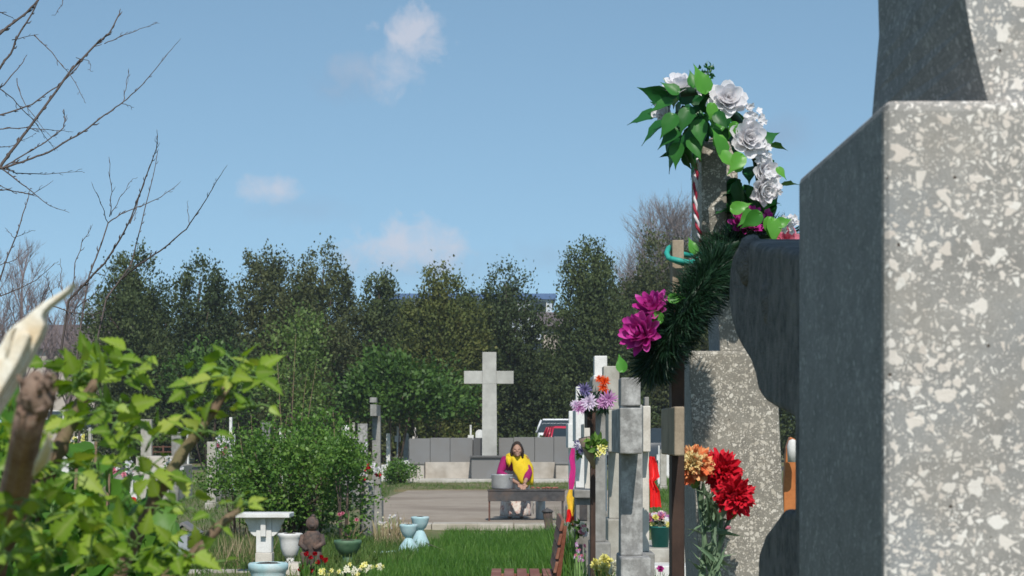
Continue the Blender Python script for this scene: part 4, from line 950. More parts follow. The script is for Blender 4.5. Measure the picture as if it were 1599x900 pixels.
# ------------------------------------------------------------------ bench
t = thing('bench', 'red brown slatted wooden bench seen from its end', 'bench', (.2, 15.6, 0))
DB = 15.8; zs = wz(888, DB)
for i in range(5):
    x0 = wx(768+i*19.5, DB); x1 = wx(768+i*19.5+15, DB)
    m = MB(); m.box(x0, x1, 14.55, 15.8, zs-.028, zs); m.build('seat_slat', MT['wood_red'], t, bevel=.004)
for y in (14.75, 15.62):
    m = MB(); m.box(wx(770, DB), wx(866, DB), y-.025, y+.025, zs-.075, zs-.029); m.build('seat_bearer', MT['wood_red'], t, bevel=.004)
    for x in (wx(772, DB), wx(858, DB)):
        m = MB(); m.box(x, x+.045, y-.024, y+.024, 0, zs-.076); m.build('leg', MT['wood_red'], t, bevel=.004)
xa, za, xb, zb = wx(864, DB), zs-.05, wx(876, DB), wz(812, DB)
for y in (14.75, 15.7):
    m = MB(); m.tube([(xa, y, za), (xa+.02, y, za+.12), (xb, y, zb)], [.028, .026, .024], 6, sm=False); m.build('back_post', MT['wood_red'], t)
for i in range(4):
    f = .22+i*.235; x = xa+(xb-xa)*f-.028; z = za+(zb-za)*f
    m = MB(); m.prism([(x-.012, z), (x+.012, z), (x+.03, z+.085), (x+.006, z+.085)], 'y', 14.6, 15.86); m.build('back_slat', MT['wood_red'], t, bevel=.003)
# ------------------------------------------------------------------ grill, pot, cylinder
DG = 30.3
t = thing('barbecue_grill', 'long black metal trough grill on thin rusty legs', 'grill', (wx(822, DG), DG+.17, .2))
x0, x1 = wx(762, DG), wx(882, DG); zt, zb = wz(765, DG), wz(783, DG)
m = MB(); T = .012
m.box(x0, x1, DG, DG+T, zb, zt); m.box(x0, x1, DG+.36, DG+.36+T, zb, zt); m.box(x0, x0+T, DG+T, DG+.36, zb, zt); m.box(x1-T, x1, DG+T, DG+.36, zb, zt); m.box(x0+T, x1-T, DG+T, DG+.36, zb+.01, zb+.025)
m.box(x0-.012, x1+.012, DG-.012, DG-.001, zt-.02, zt+.004)
m.build('trough', MT['iron'], t, bevel=.003)
m = MB(); 
for i in range(26):
    x = x0+.02+i*(x1-x0-.04)/25; m.tube([(x, DG-.01, zt+.006), (x, DG+.38, zt+.006)], .004, 5)
m.build('grate', MT['rust'], t)
for x in (x0+.02, x1-.03):
    for y in (DG+.03, DG+.34):
        m = MB(); m.box(x-.012, x+.012, y-.012, y+.012, .195, zb+.01); m.build('leg', MT['rust'] if x < 0 else MT['iron'], t)
MT['meat'] = M_noise('grilled meat', (.22, .06, .04), (.42, .16, .11), 30, .5, .5, .004)
for i in range(13):
    x = wx(832+U(0, 40), DG); y = DG+U(.08, .3)
    m = MB(); m.ball((x, y, zt+.026), .024, 8, 6, sc=(1.5, .8, .6), jit=.12)
    tag(m.build('meat_roll', MT['meat'], None, (x, y, zt+.012)), 'small reddish roll of meat grilling on the black trough', 'meat', 'meat rolls on the grill')
t = thing('cooking_pot', 'big dented aluminium pot with side handles standing on the grill', 'pot', (wx(784, DG), DG+.19, zt+.011))
r = (wx(801, DG)-wx(767, DG))/2; h = wz(741.5, DG)-zt-.011
c = (wx(784, DG), DG+.19, zt+.011)
m = MB(); m.lathe([(r*.93, 0), (r*.97, .012), (r, h-.01), (r+.006, h), (r-.004, h), (r-.01, h-.02), (r-.02, .02), (0, .02)], c, 32); m.build('pan', MT['alu'], t)
for an in (-.62, 2.5):
    p = Vector((c[0]+math.cos(an)*r, c[1]+math.sin(an)*r, c[2]+h*.78)); q = Vector((math.cos(an), math.sin(an), 0)); s_ = Vector((-q.y, q.x, 0))
    m = MB(); m.tube([p+s_*.045, p+s_*.045+q*.035, p-s_*.045+q*.035, p-s_*.045], .008, 7); m.build('handle', MT['zinc'], t)
t = thing('metal_canister', 'tall galvanised canister standing under the end of the grill', 'canister', (wx(844, 30.9), 30.9, .2))
m = MB(); m.lathe([(.075, 0), (.078, .01), (.078, .34), (.07, .37), (.03, .385), (.03, .41), (0, .412)], (wx(844, 30.9), 30.9, .2), 20); m.build('body', MT['zinc'], t)
m = MB(); m.tube([(wx(836, 30.9)-.012, 30.9, .5), (wx(834, 30.9)-.02, 30.9, .4), (wx(834, 30.9)-.012, 30.9, .28)], .006, 6); m.build('handle', MT['zinc'], t)
# dark lidded lantern by the kerb
D = 28.3; t = thing('grave_lantern', 'dark old lidded metal lantern standing on the grass by the kerb', 'lantern', G(859, D))
cx, z0 = wx(859, D), 0; Hh = wz(793, D)
m = MB(); m.lathe([(.07, 0), (.072, .02), (.066, .14), (.075, .16), (.075, .18), (.06, .2), (.07, Hh*.82), (.066, Hh*.86), (0, Hh*.86)], (cx, D, 0), 14, flute=.05, fn=6); m.build('body', MT['bronze'], t, lean=(-.09, 0))
m = MB(); m.lathe([(.085, Hh*.86), (.088, Hh*.89), (.05, Hh*.95), (.018, Hh*.97), (.016, Hh), (0, Hh)], (cx, D, 0), 14); m.build('lid', MT['iron'], t, lean=(-.09, 0))
m = MB(); m.lathe([(.078, .155), (.084, .165), (.078, .178)], (cx, D, 0), 14); m.build('band', MT['iron'], t, lean=(-.09, 0))
# ------------------------------------------------------------------ the woman at the grill
DW = 31.2
t = thing('person', 'woman bending over the grill in a yellow shawl, magenta top and pale long skirt', 'person', (.07, DW, .2))
MT['skin'] = M_noise('weathered skin', (.37, .205, .145), (.44, .26, .19), 20, .6, .1, .002)
MT['hair'] = M_noise('dark brown hair', (.025, .016, .012), (.055, .036, .026), 60, .55, .4, .002, streak=True)
MT['blouse'] = M_noise('magenta blouse', (.26, .006, .09), (.34, .012, .13), 18, .85, .4, .004)
MT['shawl'] = M_noise('yellow shawl', (.72, .48, .010), (.82, .60, .025), 16, .8, .4, .005)
MT['skirt'] = M_noise('pale striped skirt', (.66, .56, .48), (.80, .74, .68), 24, .9, .3, .004, (.45, .22, .18), 16, True)
MT['apron'] = M_noise('white apron', (.72, .69, .66), (.80, .78, .76), 14, .9, .3, .004)
hd = Vector((.082, DW-.33, 1.315))
b = MB()
tor = [(.06, DW+.16, .95, .15, .12), (.055, DW+.10, 1.03, .145, .12), (.05, DW-.01, 1.12, .15, .12), (.045, DW-.12, 1.17, .16, .11), (.05, DW-.2, 1.215, .13, .09), (.06, DW-.235, 1.24, .06, .055), (.068, DW-.27, 1.28, .05, .05)]
b.loft(tor, 18)
b.ball(hd, .1, 18, 14, sc=(.78, .93, 1.14))
b.ball(hd+Vector((.008, -.048, -.062)), .058, 12, 9, sc=(.85, .78, .85)); b.ball(hd+Vector((.008, -.088, -.088)), .022, 8, 6); b.ball(hd+Vector((.008, -.078, -.048)), .030, 8, 6)
b.tube([hd+Vector((.002, -.088, .012)), hd+Vector((.006, -.106, -.020)), hd+Vector((.006, -.098, -.026))], [.009, .013, .010], 8)   # nose
for s_ in (-1, 1):
    b.ball(hd+Vector((s_*.079, .0, -.005)), .026, 8, 6, sc=(.4, .7, 1.1)); b.ball(hd+Vector((s_*.032, -.083, .022)), .016, 8, 6, sc=(1.2, .6, .6))
    b.ball(hd+Vector((s_*.04, -.078, -.02)), .026, 8, 6, sc=(1, .6, .8))
b.tube([hd+Vector((-.02, -.088, -.06)), hd+Vector((.005, -.097, -.058)), hd+Vector((.03, -.088, -.06))], [.008, .011, .008], 7)
hands = []
for s_, el, wr_ in ((-1, (-.195, DW-.30, .94), (.11, DW-.64, .775)), (1, (.27, DW-.32, .94), (.20, DW-.64, .785))):
    sh = Vector((.045+s_*.155, DW-.14, 1.165)); E = Vector(el); Wt = Vector(wr_)
    b.tube([sh, sh.lerp(E, .5), E, E.lerp(Wt, .45), Wt], [.055, .048, .04, .038, .026], 10)
    d = (Wt-E).normalized(); d = (d+Vector((0, -.2, -.45))).normalized(); pm = Wt+d*.045
    b.ball(pm, .042, 10, 8, sc=(.8, 1, .55)); sd_ = d.cross(Vector((0, 0, 1))).normalized(); hands.append((pm, d, sd_))
    for k_ in range(4):
        q = pm+sd_*(k_-1.5)*.019+d*.03; L = (.07, .08, .075, .06)[k_]
        b.tube([q, q+d*L*.45+Vector((0, 0, .006)), q+d*L*.75+Vector((0, 0, -.012)), q+d*L*.9+Vector((0, 0, -.03))], [.0095, .009, .0085, .007], 7)
    q = pm-sd_*s_*.034-d*.005; b.tube([q, q-sd_*s_*.018+d*.025, q-sd_*s_*.012+d*.052], [.011, .0105, .008], 7)
for s_ in (-1, 1):
    hx = .06+s_*.085
    b.tube([(hx, DW+.16, .98), (hx, DW+.1, .62), (hx+s_*.01, DW+.08, .28), (hx+s_*.01, DW+.07, .235)], [.085, .062, .042, .04], 10)
    b.ball((hx+s_*.012, DW+.0, .232), .045, 10, 7, sc=(.85, 2.2, .7))
ob = b.build('body', MT['skin'], t)
rm = ob.modifiers.new('r', 'REMESH'); rm.mode = 'VOXEL'; rm.voxel_size = .0075; rm.use_smooth_shade = True
sm = ob.modifiers.new('s', 'SMOOTH'); sm.iterations = 2; sm.factor = .4
# eyes, brows, mouth
m = MB()
for s_ in (-1, 1): m.ball(hd+Vector((s_*.032, -.0905, .010)), .0075, 8, 6, sc=(1.3, .6, .6))
m.build('eyes', M_plain('dark eyes', (.04, .018, .015), .4), ob)
# hair: cap, parted, falling to the shoulders
m = MB()
vs = []; nA, nB = 20, 12
for j in range(nB+1):
    ph = j/nB*2.15
    for k in range(nA):
        an = 2*math.pi*k/nA; fr = max(0, -math.sin(an))     # towards the camera
        lim = 2.15-1.45*fr**1.0; q = ph*lim/2.15
        rr = .108+.006*math.sin(an*7+j)+(.012 if q > 1.5 else 0)
        vs.append(hd+Vector((rr*.84*math.sin(q)*math.cos(an), rr*1.0*math.sin(q)*math.sin(an)+.006, rr*1.16*math.cos(q)+.004)))
fs = [(j*nA+k, j*nA+(k+1) % nA, (j+1)*nA+(k+1) % nA, (j+1)*nA+k) for j in range(nB) for k in range(nA)]
m.add(vs, fs, 0, True)
for s_ in (-1, 1):
    m.tube([hd+Vector((s_*.07, -.02, .05)), hd+Vector((s_*.088, -.01, -.02)), hd+Vector((s_*.088, .0, -.09)), hd+Vector((s_*.085, .02, -.14))], [.016, .02, .018, .008], 8, jit=.08)
hr = m.build('hair', MT['hair'], t); so_ = hr.modifiers.new('s', 'SOLIDIFY'); so_.thickness = .012; so_.offset = 0
# blouse
m = MB(); m.loft([(c_[0], c_[1], c_[2], c_[3]+.014, c_[4]+.014) for c_ in tor[:5]], 20, fold=.015)
for s_, el, wr_ in ((-1, (-.195, DW-.30, .94), (.11, DW-.64, .775)), (1, (.27, DW-.32, .94), (.20, DW-.64, .785))):
    sh = Vector((.045+s_*.145, DW-.14, 1.17)); E = Vector(el); Wt = Vector(wr_)
    m.tube([sh, sh.lerp(E, .35), sh.lerp(E, .7), E, E.lerp(Wt, .3), E.lerp(Wt, .62)], [.072, .072, .066, .058, .056, .05], 12, jit=.03)
m.build('blouse', MT['blouse'], t)
# skirt and apron
rings = []
for f, rx, ry in ((0, .16, .13), (.12, .19, .16), (.35, .22, .20), (.65, .235, .225), (.9, .25, .24), (1, .252, .245)):
    rings.append((.06, DW+.15-.05*f, 1.0-(1.0-.235)*f, rx, ry))
m = MB(); m.loft(rings, 48, fold=.035, fn=13, cap=True); m.build('skirt', MT['skirt'], t)
m = MB(); vs = []
for j in range(7):
    f = j/6
    for k in range(7):
        u = k/6-.5; vs.append((.13+u*.17, DW-.06-.07*f-.02*math.cos(u*3)+.006*math.sin(k*2.2+j), 1.0-.42*f))
nb = len(vs); vs += [(p[0], p[1]+.006, p[2]) for p in vs]; fs = []
for j in range(6):
    for k in range(6): q = (j*7+k, j*7+k+1, (j+1)*7+k+1, (j+1)*7+k); fs += [q, tuple(nb+i for i in q[::-1])]
m.add(vs, fs, 0, True); m.build('apron', MT['apron'], t)
# shawl round neck and shoulders, long front fold
m = MB(); nA, nB = 40, 9; vs = []
nk = Vector((.066, DW-.25, 1.262))
for j in range(nB+1):
    f = j/nB
    for k in range(nA):
        an = 2*math.pi*k/nA; fr = max(0, -math.sin(an)); rt = math.cos(an)
        drop = .095+.43*max(0, math.cos(an-5.55))**1.1+.05*math.sin(an*6)**2*f
        rad = .068+.115*min(1, f*1.7)+(.075*min(1, f*1.4)*max(0, rt))
        wob = 1+(.09*math.sin(an*8+f*3)+.05*math.sin(an*19))*f
        z = nk.z+.01-drop*(f**1.15)+.02*math.sin(f*3.1)
        vs.append(Vector((nk.x+.012+rad*(1.0 if rt > 0 else .92)*rt*wob, nk.y+.035*f+(rad*.78*wob)*math.sin(an)+(.11*f if an < math.pi else 0), z+.055*max(0, math.sin(an))*f*0)))
fs = [(j*nA+k, j*nA+(k+1) % nA, (j+1)*nA+(k+1) % nA, (j+1)*nA+k) for j in range(nB) for k in range(nA)]
m.add(vs, fs, 0, True); sw = m.build('shawl', MT['shawl'], t); so_ = sw.modifiers.new('s', 'SOLIDIFY'); so_.thickness = .008; so_.offset = 1
m = MB()
for x_, y_, L in ((-.06, -.33, .1), (-.035, -.335, .13), (-.08, -.31, .09), (.2, -.3, .2), (.17, -.33, .22), (.225, -.27, .18)):
    p = Vector((x_, DW+y_+.0, 1.17 if x_ < 0 else 1.12)); m.tube([p+Vector((0, .03, .04)), p, p+Vector((U(-.01, .01), .0, -L*.6)), p+Vector((U(-.02, .02), .01, -L))], [.02, .022, .018, .008], 7, jit=.1)
m.build('fringe', MT['shawl'], sw)
# ------------------------------------------------------------------ parked cars beyond the memorial
MT['carglass'] = M_plain('car glass', (.02, .03, .035), .08, spec=.7); MT['tyre'] = M_plain('tyre rubber', (.02, .02, .02), .85); MT['rim'] = M_plain('wheel rim', (.45, .46, .48), .35, .8)
MT['lampred'] = M_plain('red lamp lens', (.5, .01, .02), .2); MT['lampw'] = M_plain('clear lamp lens', (.75, .76, .78), .15)
def paint(n, c):
    m = M_plain(n, c, .28, 0, .05, 3, .6); m.node_tree.nodes['Principled BSDF'].inputs['Coat Weight'].default_value = .6 if 'Principled BSDF' in m.node_tree.nodes else 0; return m
def car(label, x, y, z, rz, col, L=4.2, Wd=1.75, H=1.5, van=False):
    o = thing('parked_car', label, 'car', (x, y, z), 'cars parked beyond the memorial')
    def P(q): return q
    base = WL[o]
    hw = Wd/2
    belt = .92 if not van else 1.3
    # body in local coordinates: length along x, nose at -x
    sect = [(-L/2, .62, .50, .45), (-L/2+.12, .72, .24, .62), (-L/2+.5, .84, .20, .74), (-L*.2, .88, .2, belt), (L*.1, .88, .2, belt+.02), (L/2-.35, .86, .22, belt+.04), (L/2-.08, .8, .3, belt), (L/2, .74, .42, belt-.1)]
    def loft(sc, taper):
        m = MB(); vs = []
        for (xx, w, zb, zt_) in sc:
            w *= hw/.88
            for (u, v) in ((-1, 0), (-1, .55), (-taper, 1), (taper, 1), (1, .55), (1, 0)):
                vs.append((xx+x, u*w+y, zb+(zt_-zb)*v+z))
        n = 6; k_ = len(sc); fs = [(i*n+a_, i*n+(a_+1) % n, (i+1)*n+(a_+1) % n, (i+1)*n+a_) for i in range(k_-1) for a_ in range(n)]
        fs += [tuple(range(n))[::-1], tuple(range((k_-1)*n, k_*n))]; m.add(vs, fs, 0, True); return m
    loft(sect, .93).build('body', col, o, bevel=.03)
    rx0, rx1 = (-L*.12, L/2-.55) if not van else (-L*.24, L/2-.2)
    bx0, bx1 = (-L*.27, L/2-.14) if not van else (-L*.36, L/2-.06)
    m = MB(); w0, w1 = hw*.93, hw*.74
    m.add([(x+bx0, y-w0, z+belt), (x+bx1, y-w0, z+belt), (x+bx1, y+w0, z+belt), (x+bx0, y+w0, z+belt), (x+rx0, y-w1, z+H-.05), (x+rx1, y-w1, z+H-.05), (x+rx1, y+w1, z+H-.05), (x+rx0, y+w1, z+H-.05)], [(3, 2, 1, 0), (4, 5, 6, 7), (0, 1, 5, 4), (1, 2, 6, 5), (2, 3, 7, 6), (3, 0, 4, 7)])
    m.build('glasshouse', MT['carglass'], o)
    m = MB(); m.box(x+rx0-.06, x+rx1+.05, y-w1-.02, y+w1+.02, z+H-(.2 if van else .08), z+H, tx=.1, ty=.08); m.build('roof', col, o, bevel=.025)
    m = MB()
    for f in (0, .34, .68, 1):
        for s_ in (-1, 1):
            m.tube([(x+bx0+(bx1-bx0)*f, y+s_*w0, z+belt), (x+rx0+(rx1-rx0)*f, y+s_*w1, z+H-.05)], .035, 6)
    m.build('pillar', col, o)
    for xx in (-L*.31, L*.31):
        for s_ in (-1, 1):
            m = MB(); c = (x+xx, y+s_*(hw-.1), z+.31); pr = [(.31, -.1), (.31, .1)]
            m.tube([(c[0], c[1]-.1, c[2]), (c[0], c[1]+.1, c[2])], .31, 20); wl = m.build('wheel', MT['tyre'], o)
            m = MB(); m.tube([(c[0], c[1]-.105, c[2]), (c[0], c[1]+.105, c[2])], .19, 16); m.build('rim', MT['rim'], wl)
    for s_ in (-1, 1):
        m = MB(); m.box(x-L/2+.0, x-L/2+.14, y+s_*hw*.62-.16, y+s_*hw*.62+.16, z+.6, z+.72); m.build('headlight', MT['lampw'], o, bevel=.02)
        m = MB(); m.box(x+L/2-.1, x+L/2+.02, y+s_*hw*.74-.1, y+s_*hw*.74+.1, z+.66, z+.9); m.build('tail_light', MT['lampred'], o, bevel=.02)
    o.rotation_euler.z = math.radians(rz)
    return o
red = paint('red car paint', (.52, .015, .045)); whitep = paint('white car paint', (.78, .79, .8)); dk = paint('dark car paint', (.03, .035, .04))
car('red hatchback parked beyond the memorial wall, seen from behind', wx(884, 70), 70, .36, -84, red, L=3.9, H=1.52)
car('white van parked behind the red hatchback', wx(880, 75.5), 75.5, .36, -96, whitep, 4.8, 1.85, 1.82, True)
car('dark car in the shade beyond the bright lawn', wx(1032, 69), 69, .36, 10, dk, 4.2, 1.75, 1.45)
# ------------------------------------------------------------------ urns, pots and ornaments of the near graves
def urn(name, label, px, D, z0, prof_px, mat, parts=('bowl', 'stem'), flute=0, cat='urn', soil=True, fn=14):
    """prof_px: list of part profiles, each a list of (half width px, y px)"""
    x = wx(px, D); o = thing(name, label, cat, (x, D, z0))
    for nm, pr in zip(parts, prof_px):
        m = MB(); pts = [(max(0, h)*D/F, wz(y, D)-z0) for (h, y) in pr]
        m.lathe(pts, (x, D, z0), 28, flute=flute if nm == 'bowl' else 0, fn=fn); m.build(nm, MT[mat], o)
    if soil:
        h, y = prof_px[0][-1]; m = MB(); hh = prof_px[0][-3][0]*.9*D/F; zz = wz(prof_px[0][-3][1]+1.5, D)-z0
        m.lathe([(hh, zz-.01), (hh*.6, zz+.012), (0, zz+.02)], (x, D, z0), 16); m.build('soil', MT['soil'], o)
    return o
urn('garden_urn', 'dull green footed bowl urn on a stubby green base', 543, 22.5, 0, [[(8, 868), (14, 864), (19, 856), (20.5, 850), (22, 847), (21, 843.5), (18, 843.5), (17, 848), (0, 848)], [(15, 891), (15, 886), (12, 882), (9, 874), (8, 868)]], 'green_pot')
urn('garden_urn', 'white fluted goblet urn beside the white table', 453, 22.2, 0, [[(7, 871), (11, 866), (14, 856), (15, 846), (16.5, 840), (19, 836), (18, 833), (16, 833), (15, 837), (0, 837)], [(13, 896), (13, 884), (10, 880), (6, 875), (7, 871)]], 'white', flute=.06)
urn('garden_urn', 'pale turquoise wide pot standing in front of the white table', 419, 20.0, 0, [[(25, 912), (27, 897), (28, 892), (31, 889), (31.5, 881), (29, 879), (27, 879), (26, 884), (0, 884)]], 'turq', ('bowl',), cat='pot')
for px, D, dy, lab in ((638, 24.4, 0, 'pale turquoise bowl urn on a shell shaped foot, lower of the pair by the lawn'), (656, 25.2, -12, 'pale turquoise bowl urn on a shell shaped foot, higher of the pair by the lawn')):
    z0 = 0 if dy == 0 else .02
    o = urn('garden_urn', lab, px, D, z0, [[(5, 840+dy), (9, 836+dy), (12.5, 829+dy), (13.5, 823+dy), (14.5, 820.5+dy), (13.5, 819+dy), (11.5, 819+dy), (11, 822+dy), (0, 822+dy)], [(16, 871), (16.5, 862), (14, 853+dy*.5), (8, 845+dy), (5, 840+dy)]], 'turq', flute=.0)
    x = wx(px, D); m = MB()
    for k_ in range(9):
        an = math.pi+k_/8*math.pi; p = Vector((x+math.cos(an)*.085, D+math.sin(an)*.085, wz(858, D)))
        m.ball(p, .036, 8, 6, sc=(.8, .8, 1.6))
    m.build('shell_lobe', MT['turq'], o)
# white bird table
D = 21; t = thing('white_table', 'white stone table on a square shaft with stepped brackets', 'table', G(411, D))
m = MB(); m.box(wx(369, D), wx(453.5, D), D-.1, D+.36, wz(808.5, D), wz(801.5, D)); m.build('top', MT['white'], t, bevel=.008)
m = MB(); m.box(wx(399, D), wx(423, D), D+.04, D+.22, wz(864, D), wz(808.5, D)-.001); m.build('shaft', MT['white'], t, bevel=.006)
m = MB(); m.box(wx(398, D), wx(424, D), D+.03, D+.23, -.02, wz(864, D)-.001); m.build('foot', MT['cream'], t, bevel=.006)
for s_ in (-1, 1):
    q = [(24/2, 809), (30+1, 809), (29, 816), (25, 822), (24, 828), (20, 834), (15, 838), (12, 838)]
    m = MB(); m.prism([(wx(411+s_*a_, D), wz(b_, D)-.001) for a_, b_ in q], 'y', D+.06, D+.2); m.build('bracket', MT['white'], t, bevel=.005)
m = MB(); m.prism([(wx(411+a_, D), wz(b_, D)-.001) for a_, b_ in ((-4, 809), (-4, 838), (4, 838), (4, 809))], 'y', D-.02, D+.038); m.build('bracket', MT['white'], t, bevel=.005)
# brown statuette
D = 21.6; x = wx(488, D); t = thing('statuette', 'dark brown weathered statuette of a small crouched figure among red flowers', 'statue', (x, D, 0))
m = MB()
zz = lambda y: wz(y, D)
m.loft([(x+.005, D, 0, .12, .11), (x, D, zz(880), .105, .1), (x, D, zz(868), .10, .095), (x-.01, D-.01, zz(855), .115, .1), (x-.005, D-.015, zz(843), .12, .1), (x, D-.01, zz(834), .10, .085), (x, D-.01, zz(829), .06, .06)], 16, fold=.05, fn=5)
m.ball((x+.0, D-.02, zz(818)), .078, 14, 10, sc=(.95, 1, 1.08), jit=.03)
m.ball((x+.005, D-.085, zz(821)), .03, 8, 6, sc=(1, .8, .8)); m.ball((x+.01, D-.02, zz(806)), .025, 8, 6)
m.tube([(x-.10, D-.02, zz(836)), (x-.125, D-.06, zz(850)), (x-.05, D-.13, zz(858))], [.035, .034, .026], 9, jit=.06)
m.tube([(x+.10, D-.02, zz(836)), (x+.125, D-.06, zz(848)), (x+.03, D-.13, zz(856))], [.035, .034, .026], 9, jit=.06)
for s_ in (-1, 1): m.tube([(x+s_*.06, D-.03, zz(868)), (x+s_*.08, D-.15, zz(864)), (x+s_*.06, D-.15, zz(888))], [.045, .045, .03], 9, jit=.06)
m.build('figure', MT['bronze'], t)
m = MB(); m.box(x-.15, x+.15, D-.2, D+.13, -.02, .03); m.build('base', MT['pale_stone'], t, bevel=.01)
# small pink step block and border stones
t = thing('stone_block', 'small pinkish white stone step in front of the fluted urn', 'stone', (wx(456, 21.3), 21.3, 0))
m = MB(); m.box(wx(446, 21.3), wx(470, 21.3), 21.2, 21.6, -.03, wz(889, 21.3)); m.box(wx(449, 21.3), wx(467, 21.3), 21.26, 21.6, wz(889, 21.3), wz(880, 21.3)); m.build('steps', MT['cream'], t, bevel=.006)
t = thing('grave_border', 'low pale concrete border edging the weedy grave bed', 'border', (wx(330, 21.6), 21.6, 0))
m = MB(); m.box(wx(40, 21.6), wx(392, 21.6), 21.5, 21.72, -.05, wz(890, 21.6)); m.build('border', MT['pale_stone'], t, bevel=.012)
t = thing('pale_blue_pipe', 'short pale blue pipe lying at the edge of the lawn', 'pipe', at(605, 862, 24.2))
m = MB(); m.tube([at(584, 863, 24.2), at(626, 862, 24.2)], .016, 10); m.build('pipe', MT['turq'], t)
m = MB(); m.tube([at(584, 863, 24.19), at(590, 863, 24.19)], .019, 10); m.build('collar', MT['white'], t)
t = thing('garden_cane', 'thin yellowish cane leaning from the turquoise urns into the grass', 'cane', at(720, 868, 23.5))
m = MB(); m.tube([at(664, 848, 24.9), at(695, 860, 24.2), at(722, 872, 23.5)], .006, 6); m.build('cane', MT['drygrass'], t)
# slender grey cross, edge on, in front of the earth square
ecross('stone_cross', 'slender grey stone cross seen from its edge by the earth square', 29.0, (581, 594, 650, 784), (578, 588, 632, 650), 'grey_stone', (577.5, 588, 621, 629), (577, 597, 776, 842), .18, .35)
# grave lantern house, green draped statue, grey stones seen through the leaves
D = 22.3; t = thing('candle_box', 'little gabled metal candle house between the shrub leaves', 'candle house', G(288, D))
m = MB(); m.box(wx(270, D), wx(306, D), D, D+.24, 0, wz(832, D)); m.build('body', MT['zinc'], t, bevel=.006)
m = MB(); m.prism([(wx(262, D), wz(833, D)), (wx(286, D), wz(815, D)), (wx(312, D), wz(833, D)), (wx(308, D), wz(836, D)), (wx(286, D), wz(820, D)), (wx(266, D), wz(836, D))], 'y', D-.08, D+.3); m.build('roof', MT['granite'], t, bevel=.004)
m = MB(); m.box(wx(293, D), wx(301, D), D-.012, D-.002, wz(856, D), wz(838, D)); m.build('opening', MT['iron'], t)
D = 22.8; t = thing('angel_statue', 'pale green weathered angel statue on a round stone base', 'statue', G(252, D)); x = wx(252, D)
m = MB(); m.loft([(x, D, wz(833, D), .085, .08), (x, D, wz(820, D), .075, .07), (x, D, wz(808, D), .07, .06), (x, D, wz(800, D), .075, .055), (x, D, wz(795, D), .03, .03)], 24, fold=.09, fn=8)
m.ball((x, D-.01, wz(789, D)), .042, 10, 8, sc=(.9, 1, 1.1))
for s_ in (-1, 1):
    m.prism([(x+s_*.03, wz(803, D)), (x+s_*.08, wz(793, D)), (x+s_*.115, wz(806, D)), (x+s_*.10, wz(830, D)), (x+s_*.06, wz(822, D))], 'y', D+.05, D+.075)
    m.tube([(x+s_*.07, D-.01, wz(802, D)), (x+s_*.06, D-.07, wz(808, D)), (x+s_*.005, D-.085, wz(806, D))], [.024, .02, .014], 8)
MT['patina'] = M_noise('pale green patina', (.28, .40, .31), (.44, .55, .46), 22, .8, .4, .004, (.20, .28, .22), 10)
m.build('figure', MT['patina'], t)
m = MB(); m.lathe([(.14, 0), (.14, wz(846, D)), (.12, wz(840, D)), (.15, wz(838, D)), (.15, wz(834, D)), (0, wz(834, D))], (x, D, 0), 20); m.build('base', MT['grey_stone'], t)
# flowers in the near bed
bunch('tulip_bunch', 'bright red tulips at the foot of the brown statuette', 487, 20.6, [(477, 868), (484, 873), (491, 866), (502, 872), (507, 878), (470, 893), (478, 896), (484, 893), (499, 880), (474, 887)], tulip, ['p_red'], .046, leaf=40)
bunch('daffodil_bunch', 'cream and yellow daffodils in the grave bed beside the green urn', 565, 20.6, [(531+U(0, 66), 880+U(0, 20)) for i in range(30)], daff, ['p_cream', 'p_cream', 'p_yellow'], .032, leaf=110)
bunch('daffodil_bunch', 'few yellow daffodils in front of the white steps', 520, 20.3, [(500+U(0, 30), 888+U(0, 12)) for i in range(7)], daff, ['p_yellow'], .028, leaf=40)
t = thing('rose_shoot', 'leafy rose shoot with a few pink buds rising behind the green urn', 'plant', G(540, 24))
m = MB(); O = []
for (x1, y1) in ((530, 806), (545, 800), (562, 806), (552, 815), (575, 822)):
    p = [Vector((wx(540+U(-4, 4), 24), 24, 0)), at((540+x1)/2, 838, 24), at(x1, y1, 24)]; m.tube(p, [.012, .01, .005], 6)
    for q in range(16): f = U(0, 1); O.append(tuple(p[1].lerp(p[2], f)+Vector((U(-.07, .07), U(-.07, .07), U(-.05, .05)))))
m.build('stem', MT['shoot'], t); leaves('foliage', O, rdir(len(O)), rdir(len(O)), rng.uniform(.05, .09, len(O)), 'rosebush', t)
for (x_, y_) in ((530, 804), (535, 802), (557, 812)): bloom(rose, 'bud', at(x_, y_, 23.95), (0, -1, .3), .022, 'p_pink', t)
bunch('white_flower_clump', 'bare stalks with pale seed heads in front of the slender grey cross', 605, 26.5, [(590+U(0, 36), 800+U(0, 36)) for i in range(26)], daisy, ['p_cream', 'p_white'], .018, leaf=30, lmat='drygrass')
